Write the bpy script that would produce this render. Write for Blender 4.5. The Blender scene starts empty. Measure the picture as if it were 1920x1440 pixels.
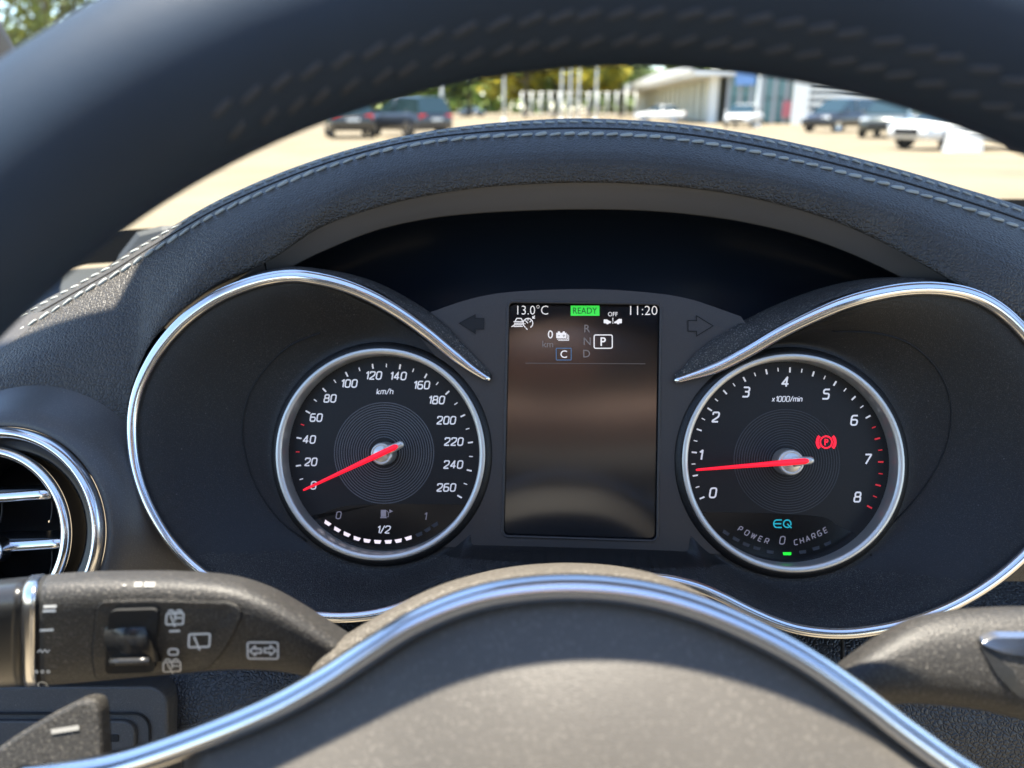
import bpy, bmesh, math, random
import numpy as np
from mathutils import Vector, Matrix
random.seed(7); np.random.seed(7)
R = math.radians
SC = bpy.context.scene
COL = SC.collection

# ------------------------------------------------------------------ camera
H0 = 1.15                                   # eye height above the ground
FPX = 1442.0                                # focal length in photo pixels (1920 wide)
YAW, PITCH = R(3.5), R(19.7)
CF = np.array([-math.sin(YAW)*math.cos(PITCH), math.cos(YAW)*math.cos(PITCH), -math.sin(PITCH)])
CR = np.array([math.cos(YAW), math.sin(YAW), 0.0])
CU = np.cross(CR, CF)
CP = np.array([0.0, 0.0, H0])
cd = bpy.data.cameras.new('camera'); cam = bpy.data.objects.new('camera', cd); COL.objects.link(cam)
cam.matrix_world = Matrix(((CR[0], CU[0], -CF[0], CP[0]), (CR[1], CU[1], -CF[1], CP[1]), (CR[2], CU[2], -CF[2], CP[2]), (0, 0, 0, 1)))
cd.sensor_width = 36; cd.lens = 36*FPX/1920
cd.clip_start = 0.01; cd.clip_end = 3000
cd.dof.use_dof = True; cd.dof.focus_distance = 0.305; cd.dof.aperture_fstop = 9.5
SC.camera = cam

# ------------------------------------------------------------------ light
EXPO = 2.4
SUN = np.array([-0.10, 0.0, 0.99]); SUN = SUN/np.linalg.norm(SUN)
w = bpy.data.worlds.new('World'); SC.world = w; w.use_nodes = True
nt = w.node_tree; sky = nt.nodes.new('ShaderNodeTexSky'); sky.sky_type = 'NISHITA'; sky.sun_disc = False
sky.sun_elevation = math.asin(SUN[2]); sky.sun_rotation = math.atan2(SUN[0], SUN[1])
nt.links.new(sky.outputs[0], nt.nodes['Background'].inputs[0]); nt.nodes['Background'].inputs[1].default_value = 0.10
sky.dust_density = 0.2; sky.ozone_density = 1.6; sky.air_density = 0.9
sl = bpy.data.lights.new('sun', 'SUN'); sl.energy = 4.8; sl.angle = R(0.5); sl.color = (1.0, 0.93, 0.8)
so = bpy.data.objects.new('sun', sl); COL.objects.link(so)
so.rotation_euler = Vector(SUN).to_track_quat('Z', 'Y').to_euler(); so.location = (0, 0, 30)
SC.view_settings.view_transform = 'Standard'; SC.view_settings.look = 'None'; SC.view_settings.exposure = EXPO; SC.view_settings.gamma = 1
SC.view_settings.use_curve_mapping = False
EF = 2.0**EXPO

# ------------------------------------------------------------------ helpers
def ray(px, py):
    d = CF + CR*((px-960)/FPX) - CU*((py-720)/FPX)
    return d
class Plane:
    """a real plane of the place, with its own axes; at() gives the point where the sight line meets it"""
    def __init__(s, o, n):
        s.o = np.array(o, float); s.n = np.array(n, float)/np.linalg.norm(n)
        s.ex = np.array([1.0, 0, 0]); s.ey = np.cross(s.n, s.ex)
    def at(s, p, w=0.0):
        d = ray(*p); k = ((s.o + s.n*w - CP) @ s.n)/(d @ s.n); return CP + d*k
    def uv(s, p, w=0.0):
        q = s.at(p, w) - s.o; return np.array([q @ s.ex, q @ s.ey])
    def p(s, u, v, w=0.0): return s.o + s.ex*u + s.ey*v + s.n*w
def ground(px, py):
    d = ray(px, py); k = -H0/d[2]; q = CP + d*k; return np.array([q[0], q[1], 0.0])

def cr(pts, n, closed=False):
    """Catmull-Rom through pts, n samples evenly by length"""
    P = np.array(pts, float)
    if closed: Q = np.vstack([P[-1], P, P[0], P[1]])
    else: Q = np.vstack([2*P[0]-P[1], P, 2*P[-1]-P[-2]])
    out = []
    for i in range(1, len(Q)-2):
        a, b, c, d = Q[i-1], Q[i], Q[i+1], Q[i+2]
        for t in np.linspace(0, 1, 24, endpoint=False):
            out.append(0.5*((2*b)+(-a+c)*t+(2*a-5*b+4*c-d)*t*t+(-a+3*b-3*c+d)*t**3))
    out.append(Q[-2]); out = np.array(out)
    L = np.r_[0, np.cumsum(np.linalg.norm(np.diff(out, axis=0), axis=1))]
    s = np.linspace(0, L[-1], n+1)[:-1] if closed else np.linspace(0, L[-1], n)
    return np.stack([np.interp(s, L, out[:, k]) for k in range(P.shape[1])], 1)
def crx(pts, xs):
    """smooth curve through pts sampled at given first coordinate (monotone)"""
    c = cr(pts, 400); return np.stack([xs, np.interp(xs, c[:, 0], c[:, 1])], 1)

def mesh(name, v, f, smooth=True):
    m = bpy.data.meshes.new(name); m.from_pydata([tuple(map(float, a)) for a in v], [], [tuple(map(int, a)) for a in f]); m.validate(); m.update()
    if smooth: m.polygons.foreach_set('use_smooth', [True]*len(m.polygons))
    return m
def base(parent):
    L = np.zeros(3); p = parent
    while p is not None: L = L + np.array(p.location); p = p.parent
    return L
def obj(name, v, f, mat, parent=None, smooth=True, bevel=0, flip=False, label=None, auto=None):
    v = np.array(v, float) - (base(parent) if parent is not None else 0)
    if flip: f = [tuple(reversed(a)) for a in f]
    o = bpy.data.objects.new(name, mesh(name, v, f, smooth)); COL.objects.link(o)
    if mat: o.data.materials.append(mat)
    if parent is not None: o.parent = parent
    if bevel:
        b = o.modifiers.new('bevel', 'BEVEL'); b.width = bevel; b.segments = 2; b.limit_method = 'ANGLE'; b.angle_limit = R(35)
    if label: o['label'] = label
    return o
def thing(name, label, cat, loc, group=None, rz=0):
    o = bpy.data.objects.new(name, None); COL.objects.link(o); o.location = tuple(map(float, loc)); o.rotation_euler[2] = rz
    o.empty_display_size = 0.05; o['label'] = label; o['category'] = cat
    if group: o['group'] = group
    return o
def tag(o, label, cat, group=None):
    o['label'] = label; o['category'] = cat
    if group: o['group'] = group
    return o
def loft(rows, closed=False, cap=False):
    n = len(rows[0]); v = np.vstack(rows); f = []
    for i in range(len(rows)-1):
        for j in range(n if closed else n-1):
            k = (j+1) % n; f.append((i*n+j, i*n+k, (i+1)*n+k, (i+1)*n+j))
    if cap: f.append(tuple(reversed(range(n)))); f.append(tuple((len(rows)-1)*n+j for j in range(n)))
    return v, f
def frames(path, up):
    P = np.array(path); T = np.gradient(P, axis=0); T /= np.linalg.norm(T, axis=1)[:, None]
    up = np.broadcast_to(np.array(up, float), P.shape); S = np.cross(T, up); S /= np.linalg.norm(S, axis=1)[:, None]
    return T, S, np.cross(S, T)
def tube(path, ra, rb=None, up=(0, -1, .4), seg=12, closed=False, cap=True, e=2.0):
    """sweep an (super)ellipse: ra along the side vector, rb along the up vector"""
    P = np.array(path); n = len(P); rb = ra if rb is None else rb
    ra = np.broadcast_to(ra, n); rb = np.broadcast_to(rb, n)
    if closed:
        Q = np.vstack([P[-1], P, P[0]]); T, S, U = frames(Q, up); S, U = S[1:-1], U[1:-1]
    else: T, S, U = frames(P, up)
    rows = []
    for i in range(n):
        r = []
        for k in range(seg):
            a = 2*math.pi*k/seg; c, s = math.cos(a), math.sin(a)
            c = math.copysign(abs(c)**(2/e), c); s = math.copysign(abs(s)**(2/e), s)
            r.append(P[i]+S[i]*ra[i]*c+U[i]*rb[i]*s)
        rows.append(np.array(r))
    if closed: rows.append(rows[0])
    return loft(rows, True, cap and not closed)
def lathe(o, ax, prof, seg=96, a0=0, a1=2*math.pi, ref=(1, 0, 0)):
    o = np.array(o, float); ax = np.array(ax, float)/np.linalg.norm(ax); x = np.array(ref, float); x = x-ax*(x@ax); x /= np.linalg.norm(x); y = np.cross(ax, x)
    rows = []
    for k in range(seg+1):
        a = a0+(a1-a0)*k/seg
        rows.append(np.array([o+(x*math.cos(a)+y*math.sin(a))*r+ax*h for r, h in prof]))
    return loft(rows)
def prism(poly, nvec, t):
    """3-D polygon extruded along nvec by t (closed solid)"""
    P = np.array(poly); n = len(P); Q = P+np.array(nvec)*t; v = np.vstack([P, Q])
    f = [tuple(reversed(range(n))), tuple(range(n, 2*n))]+[(i, (i+1) % n, n+(i+1) % n, n+i) for i in range(n)]
    return v, f
def box(c, s):
    c = np.array(c, float); s = np.array(s, float)/2
    v = [c+s*np.array([i, j, k]) for i in (-1, 1) for j in (-1, 1) for k in (-1, 1)]
    return v, [(0, 1, 3, 2), (4, 6, 7, 5), (0, 4, 5, 1), (2, 3, 7, 6), (0, 2, 6, 4), (1, 5, 7, 3)]
def join(parts):
    V, F, n = [], [], 0
    for v, f in parts:
        v = np.array(v); V.append(v); F += [tuple(i+n for i in a) for a in f]; n += len(v)
    return np.vstack(V), F
def rrect(x0, y0, x1, y1, r, seg=5):
    out = []
    for cx, cy, a in ((x1-r, y1-r, 0), (x0+r, y1-r, 90), (x0+r, y0+r, 180), (x1-r, y0+r, 270)):
        for k in range(seg+1):
            t = R(a+90*k/seg); out.append((cx+r*math.cos(t), cy+r*math.sin(t)))
    return out

# ------------------------------------------------------------------ materials
def lin(c): return tuple(((x/255)/12.92 if x/255 <= .04045 else ((x/255+.055)/1.055)**2.4) for x in c)
def mat(name, col, rough=.5, metal=0, spec=.5, bump=None, var=0, dust=0, sheen=0, coat=0, emit=None, aniso=0, dscale=2600, rvar=0):
    m = bpy.data.materials.new(name); m.use_nodes = True; nt = m.node_tree; b = nt.nodes['Principled BSDF']; N = nt.nodes.new; L = nt.links.new
    b.inputs['Base Color'].default_value = (*col, 1); b.inputs['Roughness'].default_value = rough; b.inputs['Metallic'].default_value = metal
    b.inputs['Specular IOR Level'].default_value = spec; b.inputs['Sheen Weight'].default_value = sheen; b.inputs['Coat Weight'].default_value = coat
    if aniso: b.inputs['Anisotropic'].default_value = aniso
    tc = N('ShaderNodeTexCoord')
    if var or dust:
        last = None
        if var:
            n = N('ShaderNodeTexNoise'); n.inputs['Scale'].default_value = 35; n.inputs['Detail'].default_value = 6; L(tc.outputs['Object'], n.inputs['Vector'])
            r = N('ShaderNodeValToRGB'); r.color_ramp.elements[0].position = .3; r.color_ramp.elements[1].position = .7
            r.color_ramp.elements[0].color = (*[x*(1-var) for x in col], 1); r.color_ramp.elements[1].color = (*[min(1, x*(1+var)) for x in col], 1)
            L(n.outputs[0], r.inputs[0]); last = r.outputs[0]
        if dust:
            n = N('ShaderNodeTexNoise'); n.inputs['Scale'].default_value = dscale; n.inputs['Detail'].default_value = 2; L(tc.outputs['Object'], n.inputs['Vector'])
            r = N('ShaderNodeValToRGB'); r.color_ramp.elements[0].position = .55; r.color_ramp.elements[1].position = .70
            L(n.outputs[0], r.inputs[0])
            n2 = N('ShaderNodeTexNoise'); n2.inputs['Scale'].default_value = 28; L(tc.outputs['Object'], n2.inputs['Vector'])
            mm = N('ShaderNodeMath'); mm.operation = 'MULTIPLY'; L(r.outputs[0], mm.inputs[0]); L(n2.outputs[0], mm.inputs[1])
            m2 = N('ShaderNodeMath'); m2.operation = 'MULTIPLY'; L(mm.outputs[0], m2.inputs[0]); m2.inputs[1].default_value = dust
            # sparse larger specks of lint
            vo = N('ShaderNodeTexVoronoi'); vo.inputs['Scale'].default_value = 240; L(tc.outputs['Object'], vo.inputs['Vector'])
            rr = N('ShaderNodeValToRGB'); rr.color_ramp.elements[0].position = .035; rr.color_ramp.elements[0].color = (1, 1, 1, 1); rr.color_ramp.elements[1].position = .075; rr.color_ramp.elements[1].color = (0, 0, 0, 1)
            L(vo.outputs['Distance'], rr.inputs[0])
            sx = N('ShaderNodeSeparateColor'); L(vo.outputs['Color'], sx.inputs[0])
            gt = N('ShaderNodeMath'); gt.operation = 'GREATER_THAN'; gt.inputs[1].default_value = .8; L(sx.outputs[0], gt.inputs[0])
            m3 = N('ShaderNodeMath'); m3.operation = 'MULTIPLY'; L(rr.outputs[0], m3.inputs[0]); L(gt.outputs[0], m3.inputs[1])
            m4 = N('ShaderNodeMath'); m4.operation = 'MULTIPLY_ADD'; L(m3.outputs[0], m4.inputs[0]); m4.inputs[1].default_value = min(.8, dust*1.3); L(m2.outputs[0], m4.inputs[2]); m4.use_clamp = True
            mx = N('ShaderNodeMix'); mx.data_type = 'RGBA'; L(m4.outputs[0], mx.inputs['Factor'])
            if last: L(last, mx.inputs['A'])
            else: mx.inputs['A'].default_value = (*col, 1)
            mx.inputs['B'].default_value = (.34, .31, .27, 1); last = mx.outputs['Result']
        L(last, b.inputs['Base Color'])
    if rvar:
        n = N('ShaderNodeTexNoise'); n.inputs['Scale'].default_value = 60; n.inputs['Detail'].default_value = 5; L(tc.outputs['Object'], n.inputs['Vector'])
        mr = N('ShaderNodeMapRange'); mr.inputs['From Min'].default_value = .3; mr.inputs['From Max'].default_value = .7
        mr.inputs['To Min'].default_value = max(.02, rough-rvar); mr.inputs['To Max'].default_value = min(1, rough+rvar); L(n.outputs[0], mr.inputs[0]); L(mr.outputs[0], b.inputs['Roughness'])
    if bump:
        kind, sc, st, dist = bump
        bp = N('ShaderNodeBump'); bp.inputs['Strength'].default_value = st; bp.inputs['Distance'].default_value = dist
        if kind == 'leather':
            wn = N('ShaderNodeTexNoise'); wn.inputs['Scale'].default_value = sc*.5; wn.inputs['Detail'].default_value = 3; L(tc.outputs['Object'], wn.inputs['Vector'])
            ad = N('ShaderNodeMix'); ad.data_type = 'RGBA'; ad.blend_type = 'LINEAR_LIGHT'; ad.inputs['Factor'].default_value = .35/sc
            L(tc.outputs['Object'], ad.inputs['A']); L(wn.outputs['Color'], ad.inputs['B'])
            vo = N('ShaderNodeTexVoronoi'); vo.feature = 'DISTANCE_TO_EDGE'; vo.inputs['Scale'].default_value = sc; L(ad.outputs['Result'], vo.inputs['Vector'])
            r = N('ShaderNodeValToRGB'); r.color_ramp.elements[0].position = 0; r.color_ramp.elements[1].position = .26; r.color_ramp.interpolation = 'EASE'; L(vo.outputs['Distance'], r.inputs[0])
            n3 = N('ShaderNodeTexNoise'); n3.inputs['Scale'].default_value = sc*2.2; n3.inputs['Detail'].default_value = 3; L(tc.outputs['Object'], n3.inputs['Vector'])
            ma = N('ShaderNodeMath'); ma.operation = 'MULTIPLY_ADD'; L(n3.outputs[0], ma.inputs[0]); ma.inputs[1].default_value = .7; L(r.outputs[0], ma.inputs[2])
            L(ma.outputs[0], bp.inputs['Height'])
        elif kind == 'perf':
            vo = N('ShaderNodeTexVoronoi'); vo.inputs['Scale'].default_value = sc; vo.inputs['Randomness'].default_value = .25; L(tc.outputs['Object'], vo.inputs['Vector'])
            r = N('ShaderNodeValToRGB'); r.color_ramp.elements[0].position = .12; r.color_ramp.elements[1].position = .3; L(vo.outputs['Distance'], r.inputs[0]); L(r.outputs[0], bp.inputs['Height'])
        else:
            n = N('ShaderNodeTexNoise'); n.inputs['Scale'].default_value = sc; n.inputs['Detail'].default_value = 4; L(tc.outputs['Object'], n.inputs['Vector']); L(n.outputs[0], bp.inputs['Height'])
        L(bp.outputs[0], b.inputs['Normal'])
    if emit:
        c, s = emit; b.inputs['Emission Color'].default_value = (*c, 1); b.inputs['Emission Strength'].default_value = s/EF
    return m
M = {}
M['hood'] = mat('black_grain_leather', (.034, .031, .027), .5, spec=.38, bump=('leather', 560, .55, .0007), var=.15, dust=.12)
M['knee'] = mat('black_soft_leather', (.018, .019, .021), .42, spec=.5, bump=('leather', 520, .6, .0006), var=.1, dust=.08)
M['rim'] = mat('haze_tinted_rim_leather', (.010, .021, .038), .5, spec=.38, bump=('noise', 2600, .3, .0003), var=.1)  # black leather tinted navy to stand in for sky light and haze
M['pad'] = mat('black_pad_skin', (.060, .0545, .047), .45, spec=.42, bump=('noise', 1700, .35, .0004), var=.10, dust=.2, dscale=1100)
M['bowl'] = mat('matt_black_plastic', (.0085, .008, .0078), .45, spec=.32, bump=('noise', 2200, .3, .0003), dust=.14)
M['shelf'] = mat('grained_black_plastic', (.011, .0105, .0105), .55, spec=.4, bump=('noise', 1800, .9, .0006), dust=.5)
M['brow'] = mat('grained_grey_plastic', (.024, .023, .022), .55, spec=.45, bump=('noise', 1500, 1.0, .0008), dust=.9, dscale=1700)
M['panel'] = mat('dark_grey_plastic', (.042, .037, .034), .42, spec=.36, rvar=.05, dust=.06, bump=('noise', 2600, .2, .0002))
M['liner'] = mat('grey_liner_plastic', (.125, .115, .108), .45, spec=.4, dust=.03)
M['void'] = mat('black_void_plastic', (.006, .0085, .013), .3, spec=.35)
M['stalk'] = mat('stalk_grained_plastic', (.023, .0215, .0195), .5, spec=.42, bump=('noise', 1500, .6, .0005), dust=.45, dscale=1800)
M['stalk_s'] = mat('stalk_smooth_plastic', (.014, .014, .014), .3, spec=.5, dust=.06)
M['shroud'] = mat('sunlit_dusty_shroud_plastic', (.06, .052, .041), .6, spec=.4, bump=('noise', 1500, .7, .0006), dust=.6, dscale=1500)  # tan base stands in for sunlight on the cover; the specks are dust
M['chrome'] = mat('satin_chrome', (.72, .72, .73), .2, metal=1, rvar=.04)
M['collar'] = mat('vent_collar_plastic', (.055, .052, .048), .4, spec=.5, bump=('noise', 1600, .3, .0003), dust=.3)
M['chrome_s'] = mat('bright_chrome', (.8, .8, .8), .08, metal=1)
M['ring'] = mat('satin_silver', (.62, .60, .55), .42, metal=.85, rvar=.04)
M['dial'] = mat('dial_black', (.010, .0093, .009), .5, spec=.3, dust=.03)
M['dial_lo'] = mat('dial_glossy_black', (.004, .004, .005), .22, spec=.4)
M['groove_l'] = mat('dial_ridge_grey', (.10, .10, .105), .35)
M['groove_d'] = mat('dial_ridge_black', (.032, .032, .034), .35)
M['white'] = mat('lit_white_print', (.6, .6, .6), .6, emit=((.78, .74, .76), .42))
M['white_hi'] = mat('lit_white_segment', (.7, .6, .6), .6, emit=((1, .84, .86), .75))
M['dim'] = mat('dim_print', (.22, .20, .22), .6, emit=((.6, .5, .55), .12))
M['dimmer'] = mat('unlit_print', (.03, .03, .035), .6)
M['red'] = mat('lit_red_needle', (.8, .01, .03), .5, emit=((1, .005, .022), 1.05))
M['redprint'] = mat('red_print', (.6, .03, .04), .6, emit=((.9, .02, .03), .4))
M['teal'] = mat('lit_teal_print', (.02, .3, .35), .6, emit=((.0, .42, .48), .55))
M['green'] = mat('lit_green_lamp', (.02, .5, .03), .6, emit=((.01, .85, .03), 1.0))
M['readygreen'] = mat('lit_green_box', (.03, .4, .03), .6, emit=((.03, .55, .05), 1.0))
M['readytext'] = mat('dark_green_text', (.01, .03, .01), .6)
M['scr'] = mat('display_glass', (.004, .004, .005), .13, spec=1.0, dust=.02)
M['swhite'] = mat('screen_white', (.3, .3, .3), .5, emit=((.9, .85, .83), .8))
M['sgrey'] = mat('screen_grey', (.05, .05, .05), .5, emit=((.6, .52, .52), .2))
M['sblue'] = mat('screen_blue', (.03, .06, .1), .5, emit=((.08, .2, .4), .5))
M['sline'] = mat('screen_line', (.03, .03, .03), .5, emit=((.5, .42, .4), .12))
M['thread'] = mat('grey_thread', (.30, .32, .30), .8, spec=.2)
M['print'] = mat('pale_grey_print', (.80, .78, .72), .6)
M['print2'] = mat('dull_grey_print', (.24, .235, .22), .6)
M['seam'] = mat('seam_black', (.003, .003, .003), .8)
M['kplate'] = mat('dark_slate_plastic', (.050, .048, .046), .5, spec=.4, bump=('noise', 2400, .6, .0004), dust=.35)
M['dtop'] = mat('dash_top_plastic', (.03, .034, .038), .5, spec=.5, bump=('noise', 900, .4, .0005))
M['roof'] = mat('grey_headliner', (.16, .155, .15), .9)
M['pillar'] = mat('dark_pillar_trim', (.03, .032, .036), .7, bump=('noise', 900, .5, .001))
M['frit'] = mat('black_frit', (.006, .006, .007), .5)
M['seat2'] = mat('black_seat_leather', (.02, .02, .02), .5, bump=('leather', 200, .4, .001))
M['seat'] = mat('reflection_tan_leather', (.66, .36, .23), .5, bump=('leather', 200, .4, .001))  # bright tan chosen for the warm reflection it gives in the display
def glass_mat(name, tint, refl=.06):
    m = bpy.data.materials.new(name); m.use_nodes = True; nt = m.node_tree; nt.nodes.remove(nt.nodes['Principled BSDF'])
    t = nt.nodes.new('ShaderNodeBsdfTransparent'); t.inputs[0].default_value = (*tint, 1); g = nt.nodes.new('ShaderNodeBsdfGlossy'); g.inputs['Roughness'].default_value = .0
    x = nt.nodes.new('ShaderNodeMixShader'); x.inputs[0].default_value = refl
    nt.links.new(t.outputs[0], x.inputs[1]); nt.links.new(g.outputs[0], x.inputs[2]); nt.links.new(x.outputs[0], nt.nodes['Material Output'].inputs[0]); return m
M['glass'] = glass_mat('windscreen_glass', (.95, .97, .96), .04)

# ------------------------------------------------------------------ reference planes of the place
tt = R(22); NV = np.array([0, -math.cos(tt), math.sin(tt)])
CL = Plane(CP+ray(1097, 858)*.33, NV)                        # instrument face
tw = R(25.42); WN = np.array([0, -math.cos(tw), math.sin(tw)])
WH = Plane(CP+np.array([.01233, .08136, -.12864]), WN)       # steering wheel plane
def cl(pts, w):
    w = np.broadcast_to(w, len(pts)); return np.array([CL.at(p, x) for p, x in zip(pts, w)])
def wh(pts, w):
    w = np.broadcast_to(w, len(pts)); return np.array([WH.at(p, x) for p, x in zip(pts, w)])

# ================================================================== SETTING
def sheet(x0, x1, y0, y1, z): return [(x0, y0, z), (x1, y0, z), (x1, y1, z), (x0, y1, z)], [(0, 1, 2, 3)]
gm = mat('dusty_asphalt', (.150, .122, .080), .9, spec=.2, bump=('noise', 30, .4, .01))
nt = gm.node_tree; b = nt.nodes['Principled BSDF']; tc = nt.nodes.new('ShaderNodeTexCoord')
n1 = nt.nodes.new('ShaderNodeTexNoise'); n1.inputs['Scale'].default_value = .35; n1.inputs['Detail'].default_value = 9; nt.links.new(tc.outputs['Object'], n1.inputs['Vector'])
r1 = nt.nodes.new('ShaderNodeValToRGB'); r1.color_ramp.elements[0].position = .35; r1.color_ramp.elements[0].color = (.125, .1, .066, 1); r1.color_ramp.elements[1].position = .65; r1.color_ramp.elements[1].color = (.168, .138, .092, 1)
nt.links.new(n1.outputs[0], r1.inputs[0]); nt.links.new(r1.outputs[0], b.inputs['Base Color'])
g = obj('ground', *sheet(-900, 900, -60, 1600, 0), gm, smooth=False); g['kind'] = 'structure'

# ================================================================== CAR CABIN (what shades and lights the dashboard)
cab = thing('shading_roof', 'unseen grey car roof, edge and opening cut to shape the sunlight on the dashboard', 'car roof', CP+np.array([.3, -.3, .42]))
ZR = H0+.42
out = [(-.62, .326), (-.62, -1.5), (1.25, -1.5), (1.25, .42), (.31, .56), (-.1, .56), (-.215, .52), (-.222, .40), (-.25, .326)]
# unseen roof slab; opening and stepped front edge shaped to place sun and shade
sun_opening = [(-.52, .225), (1.0, .225), (1.0, -.66), (-.52, -.66)]
def slab_hole(outer, hole, z, t):
    bm = bmesh.new()
    vo = [bm.verts.new((x, y, z)) for x, y in outer]; vi = [bm.verts.new((x, y, z)) for x, y in hole]
    eo = [bm.edges.new((vo[i], vo[(i+1) % len(vo)])) for i in range(len(vo))]; ei = [bm.edges.new((vi[i], vi[(i+1) % len(vi)])) for i in range(len(vi))]
    bmesh.ops.triangle_fill(bm, use_beauty=True, edges=eo+ei)
    r = bmesh.ops.extrude_face_region(bm, geom=bm.faces[:]); bmesh.ops.translate(bm, vec=(0, 0, t), verts=[e for e in r['geom'] if isinstance(e, bmesh.types.BMVert)])
    bmesh.ops.recalc_face_normals(bm, faces=bm.faces[:])
    bm.verts.index_update(); v = [tuple(x.co) for x in bm.verts]; f = [tuple(y.index for y in x.verts) for x in bm.faces]; bm.free(); return v, f
obj('headliner', *slab_hole(out, sun_opening, ZR, .03), M['roof'], cab, smooth=False)
# windscreen, from the base line to the roof edge
wsb = [np.array([-.60, .60, H0-.125]), np.array([-.2, .70, H0-.112]), np.array([.35, .74, H0-.095]), np.array([.9, .70, H0-.095]), np.array([1.25, .60, H0-.10])]
wst = [np.array([-.55, .42, ZR]), np.array([-.2, .50, ZR+.005]), np.array([.31, .555, ZR+.01]), np.array([.85, .50, ZR+.005]), np.array([1.2, .42, ZR])]
B_, T_ = cr(wsb, 25), cr(wst, 25)
ws = thing('windscreen', 'clear windscreen behind the dashboard with a black band along its foot', 'windscreen', (.3, .7, H0-.1))
obj('pane', *loft([B_, B_*.5+T_*.5+np.array([0, .02, 0]), T_]), M['glass'], ws)

# ================================================================== DASHBOARD
dash = thing('dashboard', 'black leather covered dashboard hood arching over the instruments with grey double stitching', 'dashboard', CP+np.array([0, .5, -.3]))
NS = 160
# curves of the hood: crest, near stitch line, lower edge (photo pixels on their own real planes)
SIL = [(-260, 770), (-120, 690), (0, 615), (60, 575), (130, 538), (200, 500), (250, 467), (300, 438), (400, 380), (500, 334), (600, 297), (700, 268), (800, 247), (900, 233), (1000, 225), (1093, 222), (1200, 226), (1300, 235), (1400, 250), (1500, 270), (1600, 294), (1700, 321), (1800, 351), (1920, 388), (2040, 432), (2200, 500)]
NST = [(-230, 790), (-100, 707), (20, 632), (80, 595), (150, 553), (220, 513), (265, 485), (310, 457), (405, 402), (503, 357), (602, 318), (702, 288), (801, 268), (900, 258), (1000, 253), (1093, 252), (1199, 255), (1298, 265), (1397, 282), (1496, 303), (1594, 328), (1693, 355), (1792, 385), (1908, 425), (2025, 470), (2180, 540)]
LOW = [(-260, 830), (-130, 795), (0, 775), (70, 778), (135, 800), (195, 835), (238, 850), (236, 770), (285, 640), (390, 545), (505, 488), (600, 427), (700, 391), (800, 367), (900, 352), (1000, 345), (1093, 342), (1198, 345), (1296, 353), (1394, 368), (1490, 391), (1580, 421), (1675, 465), (1780, 523), (1930, 610), (2050, 740)]
k = np.linspace(0, len(SIL)-1, NS)
def byidx(pts):
    c = np.array(pts, float); Q = np.vstack([2*c[0]-c[1], c, 2*c[-1]-c[-2], 2*c[-1]-c[-2]]); o = []
    for x in k:
        i = min(int(x), len(c)-2); t = x-i; a, b_, c_, d = Q[i], Q[i+1], Q[i+2], Q[i+3]
        o.append(0.5*((2*b_)+(-a+c_)*t+(2*a-5*b_+4*c_-d)*t*t+(-a+3*b_-3*c_+d)*t**3))
    return np.array(o)
S_, N_, L_ = byidx(SIL), byidx(NST), byidx(LOW)
lw = np.where(L_[:, 0] < 480, .010, 0.0); lw = np.convolve(np.pad(lw, 8, 'edge'), np.ones(17)/17, 'valid')
lw = lw+np.clip((L_[:, 0]-1650)/200, 0, 1)*.015
def mixrow(a, b, t): return a*(1-t)+b*t
Sw, Nw = -.036, -.012
rows = [cl(S_+np.array([0, 60]), Sw-.045), cl(S_+np.array([0, 8]), Sw-.012), cl(S_, Sw)]
for t, dw in ((.3, 0), (.5, .0), (.58, -.0002), (.64, -.0016), (.70, -.0002), (.8, 0), (1.0, 0)):
    rows.append(cl(mixrow(S_, N_, t), Sw+(Nw-Sw)*t+dw))
for t in (.1, .2, .35, .5, .65, .8, .92, 1.0):
    bul = .010*math.sin(math.pi*min(1, t*1.02)*.9)
    pt = mixrow(N_, L_, t); ww = Nw+(lw-Nw)*(t**.8)+bul*(1-.3*t); rows.append(cl(pt, ww))
rows.append(cl(L_+np.array([0, 3]), lw-.012)); rows.append(cl(L_+np.array([0, 6]), lw-.03))
v, f = loft(rows); obj('leather_hood', v, f, M['hood'], dash)
grv = cl(mixrow(S_, N_, .64), Sw+(Nw-Sw)*.64-.0012); obj('seam_groove', *tube(grv, .0007, .0007, seg=6), M['seam'], dash)
# stitches: shared mesh, one object each
def capsule(l, r):
    prof = [(-l/2, .25), (-l/2*.86, .75), (-l*.25, 1), (l*.25, 1), (l/2*.86, .75), (l/2, .25)]; rw = []
    for x, s in prof: rw.append(np.array([(x, r*s*math.cos(a), r*s*math.sin(a)) for a in np.linspace(0, 2*math.pi, 6, endpoint=False)]))
    return loft(rw, True, True)
stm = mesh('stitch', *capsule(.0056, .0009)); stm.materials.append(M['thread'])
stm2 = mesh('stitch', *capsule(.0046, .0007)); stm2.materials.append(M['thread'])
def stitch_line(P, step, me, skew):
    P = np.array(P); L = np.r_[0, np.cumsum(np.linalg.norm(np.diff(P, axis=0), axis=1))]; s = np.arange(0, L[-1], step)
    Q = np.stack([np.interp(s, L, P[:, i]) for i in range(3)], 1); T = np.gradient(Q, axis=0)
    for q, t in zip(Q, T):
        t = t/np.linalg.norm(t); up = NV-t*(NV@t); up /= np.linalg.norm(up); sd = np.cross(up, t)
        a = skew+random.uniform(-.04, .04); t2 = t*math.cos(a)+sd*math.sin(a); s2 = np.cross(up, t2)
        o = bpy.data.objects.new('stitch', me); COL.objects.link(o); o.parent = dash
        q = q+up*.0004-base(dash)
        t2 = t2*random.uniform(.86, 1.08); s2 = s2*random.uniform(.8, 1.15); q = q+sd*random.uniform(-.00018, .00018)
        o.matrix_local = Matrix(((t2[0], s2[0], up[0], q[0]), (t2[1], s2[1], up[1], q[1]), (t2[2], s2[2], up[2], q[2]), (0, 0, 0, 1)))
sel = slice(8, 152)
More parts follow.
